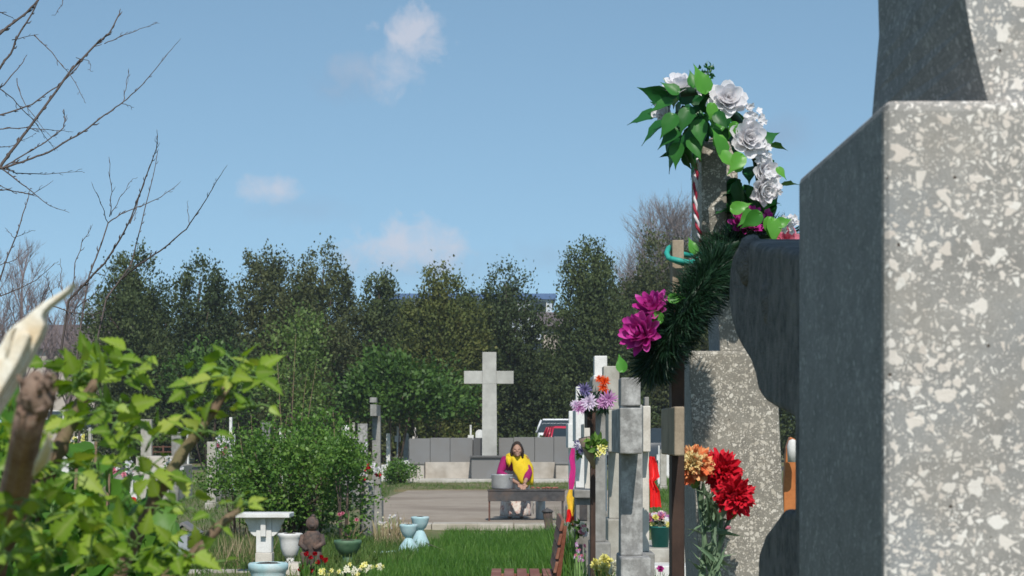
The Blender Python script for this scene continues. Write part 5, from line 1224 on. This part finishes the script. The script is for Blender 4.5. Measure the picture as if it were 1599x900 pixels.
# ------------------------------------------------------------------ far graves
def fcross(label, px, top, D, w, mat, kind='cross', bot=None, group=None):
    x = wx(px, D); z0 = gz(x, D)-.02; z1 = wz(top, D); h = z1-z0
    o = thing('grave_cross' if kind == 'cross' else 'headstone', label, 'cross' if kind == 'cross' else 'headstone', (x, D, z0+.02), group)
    a_ = w*D/F
    if kind == 'cross':
        m = MB(); m.box(x-a_*.16, x+a_*.16, D, D+.12, z0+h*.2, z1); m.build('shaft', MT[mat], o, bevel=.008)
        m = MB(); m.box(x-a_/2, x+a_/2, D+.008, D+.112, z1-h*.36, z1-h*.22); m.build('arm', MT[mat], o, bevel=.008)
        m = MB(); m.box(x-a_*.34, x+a_*.34, D-.1, D+.22, z0, z0+h*.2); m.build('base', MT[mat], o, bevel=.01)
    elif kind == 'stone':
        m = MB(); pts = [(x-a_/2, z0+.12), (x+a_/2, z0+.12), (x+a_/2, z1-.12)]
        for i in range(1, 8):
            an = i/8*math.pi; pts.append((x+a_/2*math.cos(an), z1-.12+.12*math.sin(an)))
        pts.append((x-a_/2, z1-.12)); m.prism(pts, 'y', D, D+.14); m.build('stone', MT[mat], o, bevel=.008)
        m = MB(); m.box(x-a_*.62, x+a_*.62, D-.1, D+.26, z0, z0+.118); m.build('base', MT[mat], o, bevel=.01)
    else:
        m = MB(); m.box(x-a_/2, x+a_/2, D, D+.14, z0+.14, z1); m.build('stone', MT[mat], o, bevel=.01)
        m = MB(); m.box(x-a_*.62, x+a_*.62, D-.12, D+.26, z0, z0+.138); m.build('base', MT[mat], o, bevel=.01)
    return o
far = [
 ('white slim cross shining below the forked young leaves', 360, 652, 46, 13, 'white', 'cross'),
 ('white round topped headstone beside the slim white cross', 346, 676, 44, 12, 'white', 'stone'),
 ('grey square headstone behind the beige tomb', 275, 675, 44, 15, 'grey_stone', 'slab'),
 ('pale tall headstone at the end of the beige tomb', 228, 655, 43, 17, 'pale_stone', 'slab'),
 ('small white cross between the grey headstone and the slim white cross', 293, 670, 52, 10, 'white', 'cross'),
 ('white cross deep under the ragged conifer', 197, 690, 50, 11, 'white', 'cross'),
 ('pale cross among leaves below the broken branch', 140, 668, 48, 14, 'pale_stone', 'cross'),
 ('white headstone behind the bark stub of the broken branch', 100, 672, 47, 15, 'white', 'stone'),
 ('cream headstone far out beyond the bark stub', 60, 660, 52, 14, 'cream', 'slab'),
 ('white cross peeking out far beyond the split branch', 22, 668, 50, 14, 'white', 'cross'),
 ('dark grey headstone above the big rose bush', 415, 660, 48, 13, 'granite', 'slab'),
 ('white cross above the big rose bush', 438, 668, 52, 12, 'white', 'cross'),
 ('white headstone rising behind the smaller rose bush', 540, 664, 45, 13, 'white', 'stone'),
 ('pale cross next to the white headstone behind the smaller rose bush', 552, 660, 47, 12, 'pale_stone', 'cross'),
 ('bluish grey headstone touching the slender grey cross', 566, 662, 42, 15, 'mottled', 'slab'),
 ('white headstone with pale flowers just past the slender grey cross', 607, 677, 66, 8, 'white', 'slab'),
 ('white tall cross among the trunks beside the memorial wall', 621, 666, 68, 9, 'white', 'cross'),
 ('white headstone next to the memorial wall end', 634, 676, 70, 8, 'pale_stone', 'stone'),
 ('cream cross behind the memorial wall end', 648, 668, 72, 8, 'cream', 'cross'),
 ('small white cross above the granite wall close to the memorial cross', 735, 664, 66, 9, 'white', 'cross'),
 ('white round headstone half hidden by the memorial cross shaft', 749, 671, 63, 13, 'white', 'stone'),
 ('tiny white cross far out on the bright lawn', 1029, 696, 52, 7, 'white', 'cross'),
 ('white headstone far out at the edge of the bright lawn', 1043, 684, 60, 9, 'white', 'stone'),
 ('pale headstone on the bright lawn by the plank cross', 1036, 702, 48, 10, 'pale_stone', 'slab'),
 ('pale leaning headstone behind the low rose bush', 330, 690, 36, 14, 'pale_stone', 'slab'),
 ('grey cross behind the green angel statue', 243, 752, 26, 16, 'grey_stone', 'cross'),
 ('white cross half covered by shrub leaves beside the angel statue', 205, 745, 27, 18, 'white', 'cross'),
 ('white headstone covered by shrub leaves by the gabled candle house', 175, 770, 25, 22, 'white', 'stone'),
 ('pale headstone behind the dense heart shaped leaves', 120, 740, 30, 24, 'pale_stone', 'slab'),
]
for f_ in far: fcross(f_[0], f_[1], f_[2], f_[3], f_[4], f_[5], f_[6])
t = thing('tomb', 'low beige tomb with a stepped side under the dark conifers', 'tomb', G(245, 40))
m = MB(); D = 40; m.box(wx(212, D), wx(272, D), D, D+1.6, .1, wz(713, D)); m.build('chest', MT['plinth'], t, bevel=.02)
m = MB(); m.box(wx(206, D), wx(278, D), D-.25, D+1.8, .1, wz(727, D)); m.build('step', MT['slab'], t, bevel=.02)
t = thing('iron_fence', 'low rusty iron fence behind the beige tomb', 'fence', G(255, 45)); D = 45
for px in (238, 255, 270):
    m = MB(); m.box(wx(px, D)-.02, wx(px, D)+.02, D-.02, D+.02, .1, wz(696, D)); m.build('post', MT['rust'], t)
m = MB()
for y in (698, 706, 714): m.box(wx(232, D), wx(276, D), D-.012, D+.012, wz(y, D)-.012, wz(y, D)+.012)
m.build('rail', MT['rust'], t)
# row of low white posts running back beside the memorial
t = thing('picket_border', 'low white balustrade border running back under the conifers beside the memorial', 'fence', (-3.0, 58, .2))
m = MB(); m2_ = MB()
P0 = Vector((wx(598, 57), 57, gz(0, 57))); P1 = Vector((wx(642, 62), 62, gz(0, 62)))
n = 14
for i in range(n):
    p = P0.lerp(P1, i/(n-1)); q = MB(); q.box(p.x-.045, p.x+.045, p.y-.045, p.y+.045, p.z-.02, p.z+.5); q.build('picket', MT['white'], t, bevel=.01)
m.tube([P0+Vector((0, 0, .12)), P1+Vector((0, 0, .12))], .05, 6, sm=False); m.build('rail', MT['white'], t)
# small heaps of grave flowers far off
fl = [('tiny pink and white flower heap on a far grave below the forked leaves', 340, 700, 40, ['p_pink', 'p_white']), ('white flower heap by the beige tomb step', 272, 722, 38, ['p_white']), ('white and violet flowers behind the smaller rose bush', 538, 690, 40, ['p_white', 'p_violet', 'p_palelil']), ('red flower heap touching the slender grey cross', 573, 738, 27.5, ['p_red', 'p_white']), ('cream flowers below the slim white cross', 351, 684, 42, ['p_cream', 'p_white']), ('white flowers in front of the bluish grey headstone', 558, 700, 36, ['p_white', 'p_palelil']), ('pink flowers above the dense rose bush', 455, 684, 40, ['p_pink', 'p_palelil', 'p_white']), ('white flowers among the leaves by the bark stub', 130, 715, 34, ['p_white', 'p_yellow']), ('white and pink flowers behind the heart shaped leaves', 190, 730, 30, ['p_white', 'p_pink']), ('yellow flower heap beside the bark stub', 118, 690, 36, ['p_yellow', 'p_white']), ('red flowers deep behind the shrub leaves', 205, 790, 27, ['p_red', 'p_pink'])]
for lab, px, py, D, mats in fl:
    z = gz(0, D); o = thing('grave_flowers', lab, 'flowers', (wx(px, D), D, z))
    zc = wz(py, D); m_ = {k_: MB() for k_ in mats}
    for q in range(16):
        c = Vector((wx(px, D)+U(-.17, .17), D+U(-.1, .1), zc+U(-.12, .12))); petals(m_[random.choice(mats)], c, (U(-.5, .5), -1, U(0, .8)), [(6, 1.2, -.1, .055, .05, .3, .05, 0), (5, .5, 0, .05, .04, .3, .05, 0)], 2, 2)
    for k_, mm in m_.items():
        if mm.v: mm.build('blossoms', MT[k_], o)
    O = np.array([(wx(px, D)+U(-.2, .2), D+U(-.1, .1), zc+U(-.2, .08)) for i in range(50)])
    leaves('foliage', O, rdir(50), rdir(50), rng.uniform(.06, .12, 50), 'rosebush', o)
    m = MB(); m.lathe([(.07, 0), (.1, .04), (.11, max(.1, zc-z-.12)), (.09, max(.11, zc-z-.1)), (0, max(.11, zc-z-.1))], (wx(px, D), D, z-.01), 12); m.build('vase', MT['grey_stone'], o)
# ------------------------------------------------------------------ grass
BL = np.array([(-.5, 0, 0), (.5, 0, 0), (-.38, .55, .06), (.38, .55, .06), (0, 1, .25)]); BFc = np.array([(0, 1, 3), (0, 3, 2), (2, 3, 4)])
def blades(name, n, fx, h, w, mat, lean=.35):
    P = fx(n); n = len(P)
    up = norm(np.array([0, 0, 1.0])+rng.normal(size=(n, 3))*np.array([lean, lean, .05]))
    N = norm(rng.normal(size=(n, 3))*np.array([1, 1, .2])); X = norm(np.cross(up, N)); Z = np.cross(X, up)
    hh = rng.uniform(*h, n)
    T = BL.copy(); V, Q = inst(T*np.array([w, 1, 1]), BFc, P, X, up, Z, hh)
    return tag(mesh_np(name, V, Q, MT[mat]), kind='stuff')
def lawn(n):
    y = rng.uniform(19.5, 28.3, n); a0 = np.interp(y, [19.5, 22, 25, 27, 29.1], [(575-CX)*19.5/F, (592-CX)*22/F, (640-CX)*25/F, (690-CX)*27/F, (700-CX)*29.1/F])
    a1 = np.interp(y, [19.5, 24, 29.1], [.62, .72, .82]); x = a0+(a1-a0)*rng.uniform(0, 1, n)
    keep = rng.uniform(0, 1, n) < .75+.25*np.sin(x*5)*np.sin(y*3)
    P = np.stack([x, y, np.array([gz(0, q) for q in y])], 1)[keep]
    ok = ~((P[:, 1] > 28.7) & (P[:, 0] > -1.08) & (P[:, 0] < .52))
    return P[ok]
blades('grass', 42000, lawn, (.09, .21), .045, 'grass')
def tuft(n):
    y = rng.uniform(14.6, 22, n); x = wx(895, y)+rng.normal(size=n)*.07; return np.stack([x, y, np.zeros(n)], 1)
blades('tall_grass', 1500, tuft, (.25, .8), .018, 'grass', .18)
def weeds(n):
    x = rng.uniform(-9, 9, n); y = 16+rng.uniform(0, 1, n)**1.3*42
    bad = ((x > -2.8) & (x < 3.1) & (y > 29.0) & (y < 54.2)) | ((y < 29.2) & (x > -1.4) & (x < .45) & (y > 19))
    P = np.stack([x, y, np.array([gz(0, q) for q in y])], 1); return P[~bad]
blades('low_weeds', 60000, weeds, (.05, .17), .09, 'weeds', .5)
def bed(n):
    x = rng.uniform(wx(210, 23), wx(640, 23), n); y = rng.uniform(21.8, 27.5, n); return np.stack([x, y, np.zeros(n)], 1)
blades('bed_weeds', 12000, bed, (.08, .26), .055, 'weeds', .55)
def stalks(n):
    x = np.where(rng.uniform(0, 1, n) < .5, rng.uniform(wx(330, 22.5), wx(410, 22.5), n), rng.uniform(wx(585, 26), wx(640, 26), n)); y = np.where(x < wx(500, 24), rng.uniform(22, 24, n), rng.uniform(25.4, 27.4, n))
    return np.stack([x, y, np.zeros(n)], 1)
blades('dry_stalks', 500, stalks, (.2, .5), .018, 'drygrass', .3)
def turf(n):
    x = rng.uniform(1.0, 8, n); y = rng.uniform(33, 66, n); k = x > wx(960, y); return np.stack([x, y, np.array([gz(0, q) for q in y])], 1)[k]
blades('lawn_grass', 26000, turf, (.06, .14), .12, 'grass', .5)
def vg(n):
    x = rng.uniform(-3.1, 3.3, n); y = rng.uniform(47.2, 54.2, n); P = np.stack([x, y, np.full(n, .212)], 1)
    return P[rng.uniform(0, 1, n) < .35+.5*(np.sin(x*2.3+y)>0)]
blades('verge_grass', 9000, vg, (.03, .08), .16, 'weeds', .6)
# ------------------------------------------------------------------ the leafy shrub close to the camera
sh = thing('leafy_shrub', 'young shrub with fresh lobed light green leaves on brown stems, close by', 'shrub', (-.5, 2.0, 0))
def pathpx(pts): return [at(x, y, d) for (x, y, d) in pts]
stems = [
 ([(-60, 960, 1.95), (0, 862, 1.95), (40, 795, 1.95), (72, 742, 1.96), (92, 700, 1.96), (112, 655, 1.97), (128, 628, 1.97), (148, 600, 1.97), (166, 574, 1.98)], [.0105, .0100, .0095, .0088, .0082, .0072, .0066, .005, .0035]),
 ([(160, 980, 2.0), (184, 905, 2.0), (212, 838, 2.0), (240, 782, 2.0), (256, 755, 2.0), (282, 712, 2.01), (310, 672, 2.01), (335, 638, 2.02), (352, 610, 2.02), (364, 592, 2.03)], [.0075, .0072, .0068, .0064, .0070, .0062, .0057, .0050, .0042, .003]),
 ([(215, 980, 1.9), (262, 902, 1.9), (288, 877, 1.9), (312, 858, 1.9), (338, 826, 1.91), (358, 808, 1.91), (374, 796, 1.92)], [.007, .0062, .0060, .0056, .0048, .004, .003]),
 ([(-40, 900, 1.8), (0, 876, 1.8), (40, 866, 1.8), (80, 850, 1.8), (100, 838, 1.8)], [.004, .0038, .0034, .003, .002]),
]
for p, r in stems:
    P = pathpx(p); m = MB(); pp, rr = [], []
    for i in range(len(P)-1):
        for j in range(4):
            f = j/4; pp.append(P[i].lerp(P[i+1], f)); rr.append((r[i]+(r[i+1]-r[i])*f)*(1.18 if j == 0 else 1)*U(.95, 1.05))
    pp.append(P[-1]); rr.append(r[-1])
    foot = Vector((P[0].x*.8-.1, P[0].y+.1, 0)); pp = [foot, foot.lerp(pp[0], .6)]+pp; rr = [r[0]*1.1, r[0]*1.05]+rr
    m.tube(pp, rr, 9, jit=.05); m.build('stem', MT['greenstem'] if p[0][0] == -40 else MT['shoot'], sh)
LO, LD, LN_, LS = [], [], [], []; pet = MB()
def spray(px, py, D, n, spread, size, updir=(0, -.15, 1), depth=.05):
    c = at(px, py, D); n = max(3, int(n*(.8 if px > 200 else .92)))
    for i in range(n):
        an = U(0, 6.28); el = U(-.35, .9)
        d = Vector((math.cos(an)*math.cos(el), -.55*abs(math.sin(an))*math.cos(el)+.25*math.sin(an), math.sin(el)*.9+U(-.25, .15)))
        d = (d+Vector(updir)*.25).normalized()
        s0 = spread*D/F*U(.25, 1.0)
        b = c+Vector((U(-.2, .2)*s0, U(-depth, depth), U(-.2, .2)*s0)); e_ = b+d*s0
        pet.tube([b, b.lerp(e_, .5)+Vector((0, 0, .003)), e_], [.0011, .0009, .0008], 4)
        ld = (d+Vector((U(-.4, .4), U(-.5, .3), U(-1.0, .15)))).normalized()
        nn = Vector((U(-1, 1), U(-1, .5), U(-.1, 1.2)))
        LO.append(tuple(e_)); LD.append(tuple(ld)); LN_.append(tuple(nn)); LS.append(size*D/F*U(.42, 1.0))
for a_ in [(366, 590, 2.03, 22, 44, 50), (398, 585, 2.0, 10, 24, 46), (352, 622, 2.02, 12, 40, 50), (392, 640, 1.98, 9, 34, 52), (300, 650, 2.05, 10, 45, 48), (310, 610, 2.05, 5, 30, 40), (320, 682, 2.0, 9, 40, 50), (285, 600, 2.1, 4, 30, 36),
           (166, 578, 1.98, 16, 44, 50), (130, 600, 1.96, 12, 45, 50), (212, 560, 2.0, 5, 26, 48), (205, 585, 1.99, 8, 34, 52), (110, 570, 2.05, 7, 30, 44), (90, 620, 2.0, 10, 40, 50), (140, 660, 1.95, 14, 50, 56), (180, 640, 1.94, 12, 40, 56), (185, 690, 1.9, 9, 40, 60), (215, 700, 1.97, 7, 40, 56),
           (60, 700, 1.9, 12, 48, 54), (100, 740, 1.9, 14, 55, 58), (150, 745, 1.9, 12, 50, 60), (30, 760, 1.9, 12, 48, 56), (80, 800, 1.85, 14, 55, 60), (140, 815, 1.85, 14, 55, 62), (30, 840, 1.8, 12, 50, 62), (90, 870, 1.8, 16, 55, 64), (150, 880, 1.82, 14, 55, 64), (20, 890, 1.75, 10, 50, 66),
           (256, 758, 2.0, 8, 50, 46), (225, 740, 2.0, 8, 48, 54), (250, 800, 1.95, 6, 45, 50), (200, 800, 1.95, 8, 48, 56), (212, 850, 1.9, 12, 50, 58), (250, 870, 1.88, 12, 48, 58), (300, 870, 1.9, 9, 40, 50), (340, 826, 1.91, 6, 30, 42), (376, 792, 1.92, 9, 26, 38), (300, 800, 1.95, 4, 40, 44), (320, 890, 1.88, 7, 38, 48), (190, 890, 1.85, 10, 45, 60),
           (5, 800, 1.40, 5, 40, 56), (40, 830, 1.45, 6, 46, 58), (10, 870, 1.4, 6, 46, 60), (60, 790, 1.6, 5, 40, 52), (10, 640, 1.95, 7, 36, 50), (15, 700, 1.92, 8, 40, 54), (240, 690, 2.02, 5, 40, 52)]:
    spray(*a_)
D_ = norm(np.array(LD)); X_ = norm(np.cross(D_, np.array(LN_))); Z_ = norm(np.cross(X_, D_))
V_, Q_ = inst(BT*np.array([.74, 1, 1.4]), BF, np.array(LO), X_, D_, Z_, np.array(LS)); fo = MB(); fo.add(V_, Q_.tolist(), 0, True); b0 = len(fo.v)
fo.v += pet.v; fo.f += [[i+b0 for i in f] for f in pet.f]; fo.m += [1]*len(pet.f); fo.s += pet.s
fo_ = fo.build('foliage', [MT['leaf_near'], MT['greenstem']], sh)
va = fo_.data.attributes.new('vein', 'FLOAT', 'POINT'); kk = len(BT); vv = np.zeros(len(fo.v), dtype=np.float32)
one = np.zeros(kk, dtype=np.float32); one[-4:] = 1; one[0] = 1; one[11] = .8
vv[:b0] = np.tile(one, b0//kk); va.data.foreach_set('value', vv)
# darker shrub a little further back
s2 = thing('dark_shrub', 'denser darker shrub with heart shaped leaves just behind the fresh leafy one', 'shrub', (-.95, 3.6, 0))
m = MB()
for (x0, x1, y1) in ((-20, -10, 700), (40, 60, 690), (90, 120, 700), (130, 170, 740), (170, 215, 790), (60, 20, 760), (110, 150, 690)):
    p1 = at(x1, y1, 3.6+U(-.2, .2)); m.tube([Vector((wx(x0, 3.6), 3.6, 0)), Vector((wx((x0+x1)/2, 3.6), 3.6, .8)), p1], [.012, .009, .003], 6)
m.build('stem', MT['shoot'], s2)
O = []
while len(O) < 620:
    x, y = U(-70, 262), U(655, 985)
    lim = 655+max(0, (x-90))*.65
    if y < lim: continue
    if y < 790 and x > 60 and U(0, 1) < .55: continue
    O.append(tuple(at(x, y, U(3.2, 4.0))))
n = len(O); Dd = rdir(n)*.8+np.array([0, -.25, -.35]); N = norm(rng.normal(size=(n, 3))*.7+np.array([0, -.6, .8]))
leaves('foliage', O, Dd, N, rng.uniform(.045, .075, n), 'leaf_back', s2, T=LT*np.array([1.35, 1, 1]))
# ------------------------------------------------------------------ broken branch with fresh split wood
bb = thing('broken_branch', 'thick broken branch with a pale splinter of torn wood', 'branch', (-.45, 1.4, 0))
D = 1.35
def shard(out, y0, th, name, lab=None):
    pts = [(wx(x, y0), wz(y, y0)) for x, y in out]
    m = MB(); m.prism(pts, 'y', y0, y0+th); o_ = m.build(name, MT['splinter'], bb, bevel=.0028, seg=3); return o_
shard([(-130, 860), (-60, 655), (-30, 590), (-6, 548), (2, 536), (10, 520), (22, 508), (38, 497), (50, 486), (66, 473), (84, 462), (100, 453), (114, 441), (106, 454), (92, 466), (76, 478), (68, 486), (64, 494), (68, 508), (62, 524), (52, 543), (42, 562), (30, 584), (14, 612), (-10, 650), (-80, 800), (-100, 870)], 1.355, .016, 'splinter')
shard([(-60, 700), (-34, 640), (-14, 590), (4, 560), (12, 540), (20, 528), (30, 520), (40, 518), (46, 524), (40, 540), (28, 566), (8, 600), (-20, 650), (-50, 710)], 1.345, .012, 'splinter_face')
shard([(8, 560), (6, 545), (8, 528), (14, 516), (24, 510), (18, 524), (14, 545)], 1.342, .008, 'splinter_edge')
m = MB(); P = pathpx([(-60, 1100, 2.25), (-6, 860, 2.1), (20, 780, 1.70), (34, 716, 1.42), (44, 668, 1.31), (52, 632, 1.29)])
P = [Vector((P[0].x-.05, 2.3, .0))]+P
m.tube(P, [.02, .0165, .0145, .0122, .0104, .0098, .0098], 26, jit=.03, ridge=[U(-.16, .1) for _ in range(26)])
m.build('bark', MT['bark_near'], bb)
m = MB(); m.tube(pathpx([(51, 648, 1.295), (55, 624, 1.29), (57, 606, 1.29), (57, 592, 1.29), (54, 580, 1.29)]), [.0095, .0112, .0108, .0076, .003], 22, jit=.26)
for q in range(44):
    x, y = 56+U(-24, 26), U(584, 640); p = at(x, y, 1.277+U(0, .025)); m.tube([p, p+Vector((U(-.006, .006), U(-.006, 0), U(-.004, .010)))], [.0026, .0006], 4)
m.build('frayed_end', M_noise('frayed bark', (.16, .105, .075), (.34, .24, .18), 200, .95, .4, .002), bb)
m = MB(); m.tube(pathpx([(77, 676, 1.29), (73, 700, 1.31), (65, 722, 1.36), (52, 744, 1.42)]), [.0006, .004, .0052, .001], 6, sx=.5, jit=.1); m.build('torn_edge', MT['splinter'], bb)
# ------------------------------------------------------------------ bare branches against the sky
def branches(o, lines, D0, bud=True, mat='twig', nm='branch'):
    for ln, r0, r1 in lines:
        n = len(ln); dz = U(-.35, .35); m = MB(); P = []; R = []
        for i in range(n-1):
            for j in range(5):
                f = j/5; g = (i+f)/(n-1)
                x = ln[i][0]+(ln[i+1][0]-ln[i][0])*f; y = ln[i][1]+(ln[i+1][1]-ln[i][1])*f
                w = 1.1*math.sin(g*17+ln[0][1]); P.append(at(x+w, y+U(-.7, .7), D0+dz*g)); R.append(.78*(r0+(r1-r0)*g)*D0/F)
        P.append(at(*ln[-1], D0+dz)); R.append(r1*D0/F*.8)
        m.tube(P, R, 5)
        if bud:
            for i in range(2, len(P)):
                if U(0, 1) < .75:
                    d = (P[i]-P[i-1]).normalized(); s_ = Vector((U(-1, 1), U(-1, 1), U(-1, 1))).normalized()
                    L = U(.008, .018); m.tube([P[i], P[i]+(d*.8+s_*.7)*L*.6, P[i]+(d+s_*.5)*L], [R[i]*.8, R[i]*.8, .0005], 4)
        m.build(nm, MT[mat], o)
bt = thing('bare_tree', 'thin bare branches with buds reaching in high against the sky', 'tree', (-2.2, 5.2, 0))
m = MB(); m.tube([(-2.3, 5.2, 0), (-2.22, 5.2, .9), (-2.1, 5.15, 1.7), (-2.0, 5.1, 2.5), (-1.9, 5.05, 3.3)], [.05, .045, .038, .03, .018], 10, jit=.06); m.build('trunk', MT['bark'], bt)
branches(bt, [
 ([(-360, 420), (-160, 330), (0, 262), (22, 232), (55, 186), (110, 112), (150, 70), (170, 52), (187, 21)], 4.2, 1.2),
 ([(-10, 266), (35, 254), (75, 238), (130, 205), (165, 180), (192, 160), (222, 132), (248, 103), (273, 71)], 2.4, .5),
 ([(192, 162), (196, 140), (201, 110)], .9, .5), ([(192, 162), (209, 168)], .8, .4),
 ([(-260, 170), (-60, 95), (0, 53), (35, 25), (66, -5)], 4.0, 1.8), ([(-60, 170), (0, 108), (16, 84), (26, 62), (44, 30), (68, -12)], 2.6, 1.4),
 ([(164, 68), (190, 56), (218, 46), (246, 36)], 1.0, .4), ([(-40, 170), (0, 138), (28, 108), (42, 86)], 1.8, .7),
 ([(-30, 186), (0, 180), (50, 163), (90, 135), (120, 105), (145, 75), (160, 62)], 1.8, .8), ([(0, 262), (25, 270), (70, 272), (128, 268)], 1.5, .4),
 ([(2, 264), (25, 280), (50, 300), (78, 322), (108, 332)], 1.6, .4), ([(5, 262), (40, 240), (72, 222), (98, 200), (102, 190), (98, 174)], 1.5, .9),
 ([(-10, 130), (20, 155), (48, 184), (70, 212), (86, 236)], 1.2, .4), ([(26, 122), (32, 150), (52, 182), (80, 214)], 1.0, .4), ([(-20, 202), (40, 200), (80, 203), (112, 206)], 1.3, .4),
 ([(54, 54), (80, 82), (104, 110), (124, 140), (132, 160)], 1.1, .4), ([(20, 62), (60, 54)], 1.0, .4), ([(-20, 300), (10, 296), (50, 304), (78, 286)], 1.4, .4), ([(-20, 232), (20, 228), (56, 208)], 1.0, .4),
 ([(-10, 15), (20, 28)], 1.4, .6), ([(102, -15), (98, 5), (86, 24)], 1.0, .4), ([(118, 90), (140, 96), (142, 112)], .8, .4), ([(-20, 330), (0, 290), (25, 300), (46, 303)], 1.2, .4)], 5.1)
bs = thing('bare_shrub', 'upright bare twiggy shrub shoots rising behind the broken branch', 'shrub', (wx(60, 6), 6.0, 0))
branches(bs, [
 ([(50, 960), (80, 760), (112, 610), (128, 500), (140, 430), (156, 385), (168, 348), (190, 335), (215, 324), (250, 308), (279, 287)], 2.6, .5),
 ([(168, 348), (158, 318), (144, 288)], .9, .4), ([(172, 338), (174, 300), (170, 245)], 1.0, .5), ([(173, 336), (188, 308), (208, 279)], .9, .4),
 ([(40, 960), (80, 640), (106, 470), (136, 440), (164, 412), (186, 375), (204, 340), (224, 290), (236, 256), (243, 232), (246, 211)], 2.8, .6),
 ([(204, 350), (222, 295), (232, 262)], 1.2, .5), ([(210, 345), (212, 332)], .7, .4),
 ([(90, 960), (130, 620), (166, 468), (186, 440), (204, 412), (222, 350), (236, 285), (246, 238)], 2.4, .6),
 ([(190, 436), (220, 412), (255, 388), (292, 358), (312, 325), (332, 296), (349, 266)], 1.9, .5), ([(296, 352), (292, 316)], .8, .4),
 ([(110, 470), (118, 410), (128, 380), (143, 354)], 1.2, .5), ([(-40, 520), (0, 436), (22, 375), (40, 325), (45, 300)], 2.0, .8), ([(-5, 416), (25, 405), (50, 383)], 1.0, .4), ([(22, 372), (36, 366), (50, 360)], .7, .4), ([(22, 372), (8, 356)], .7, .4),
 ([(-20, 470), (28, 452), (60, 436), (85, 411)], 1.4, .5), ([(78, 476), (110, 488), (144, 492), (166, 486), (180, 462)], 1.3, .5), ([(92, 450), (96, 425), (94, 404)], .9, .4), ([(120, 480), (150, 458), (170, 420)], 1.0, .4), ([(30, 520), (60, 480), (78, 440)], 1.2, .5), ([(140, 425), (168, 432), (190, 444)], .8, .4), ([(84, 470), (74, 440), (72, 424)], .9, .4)], 6.0)
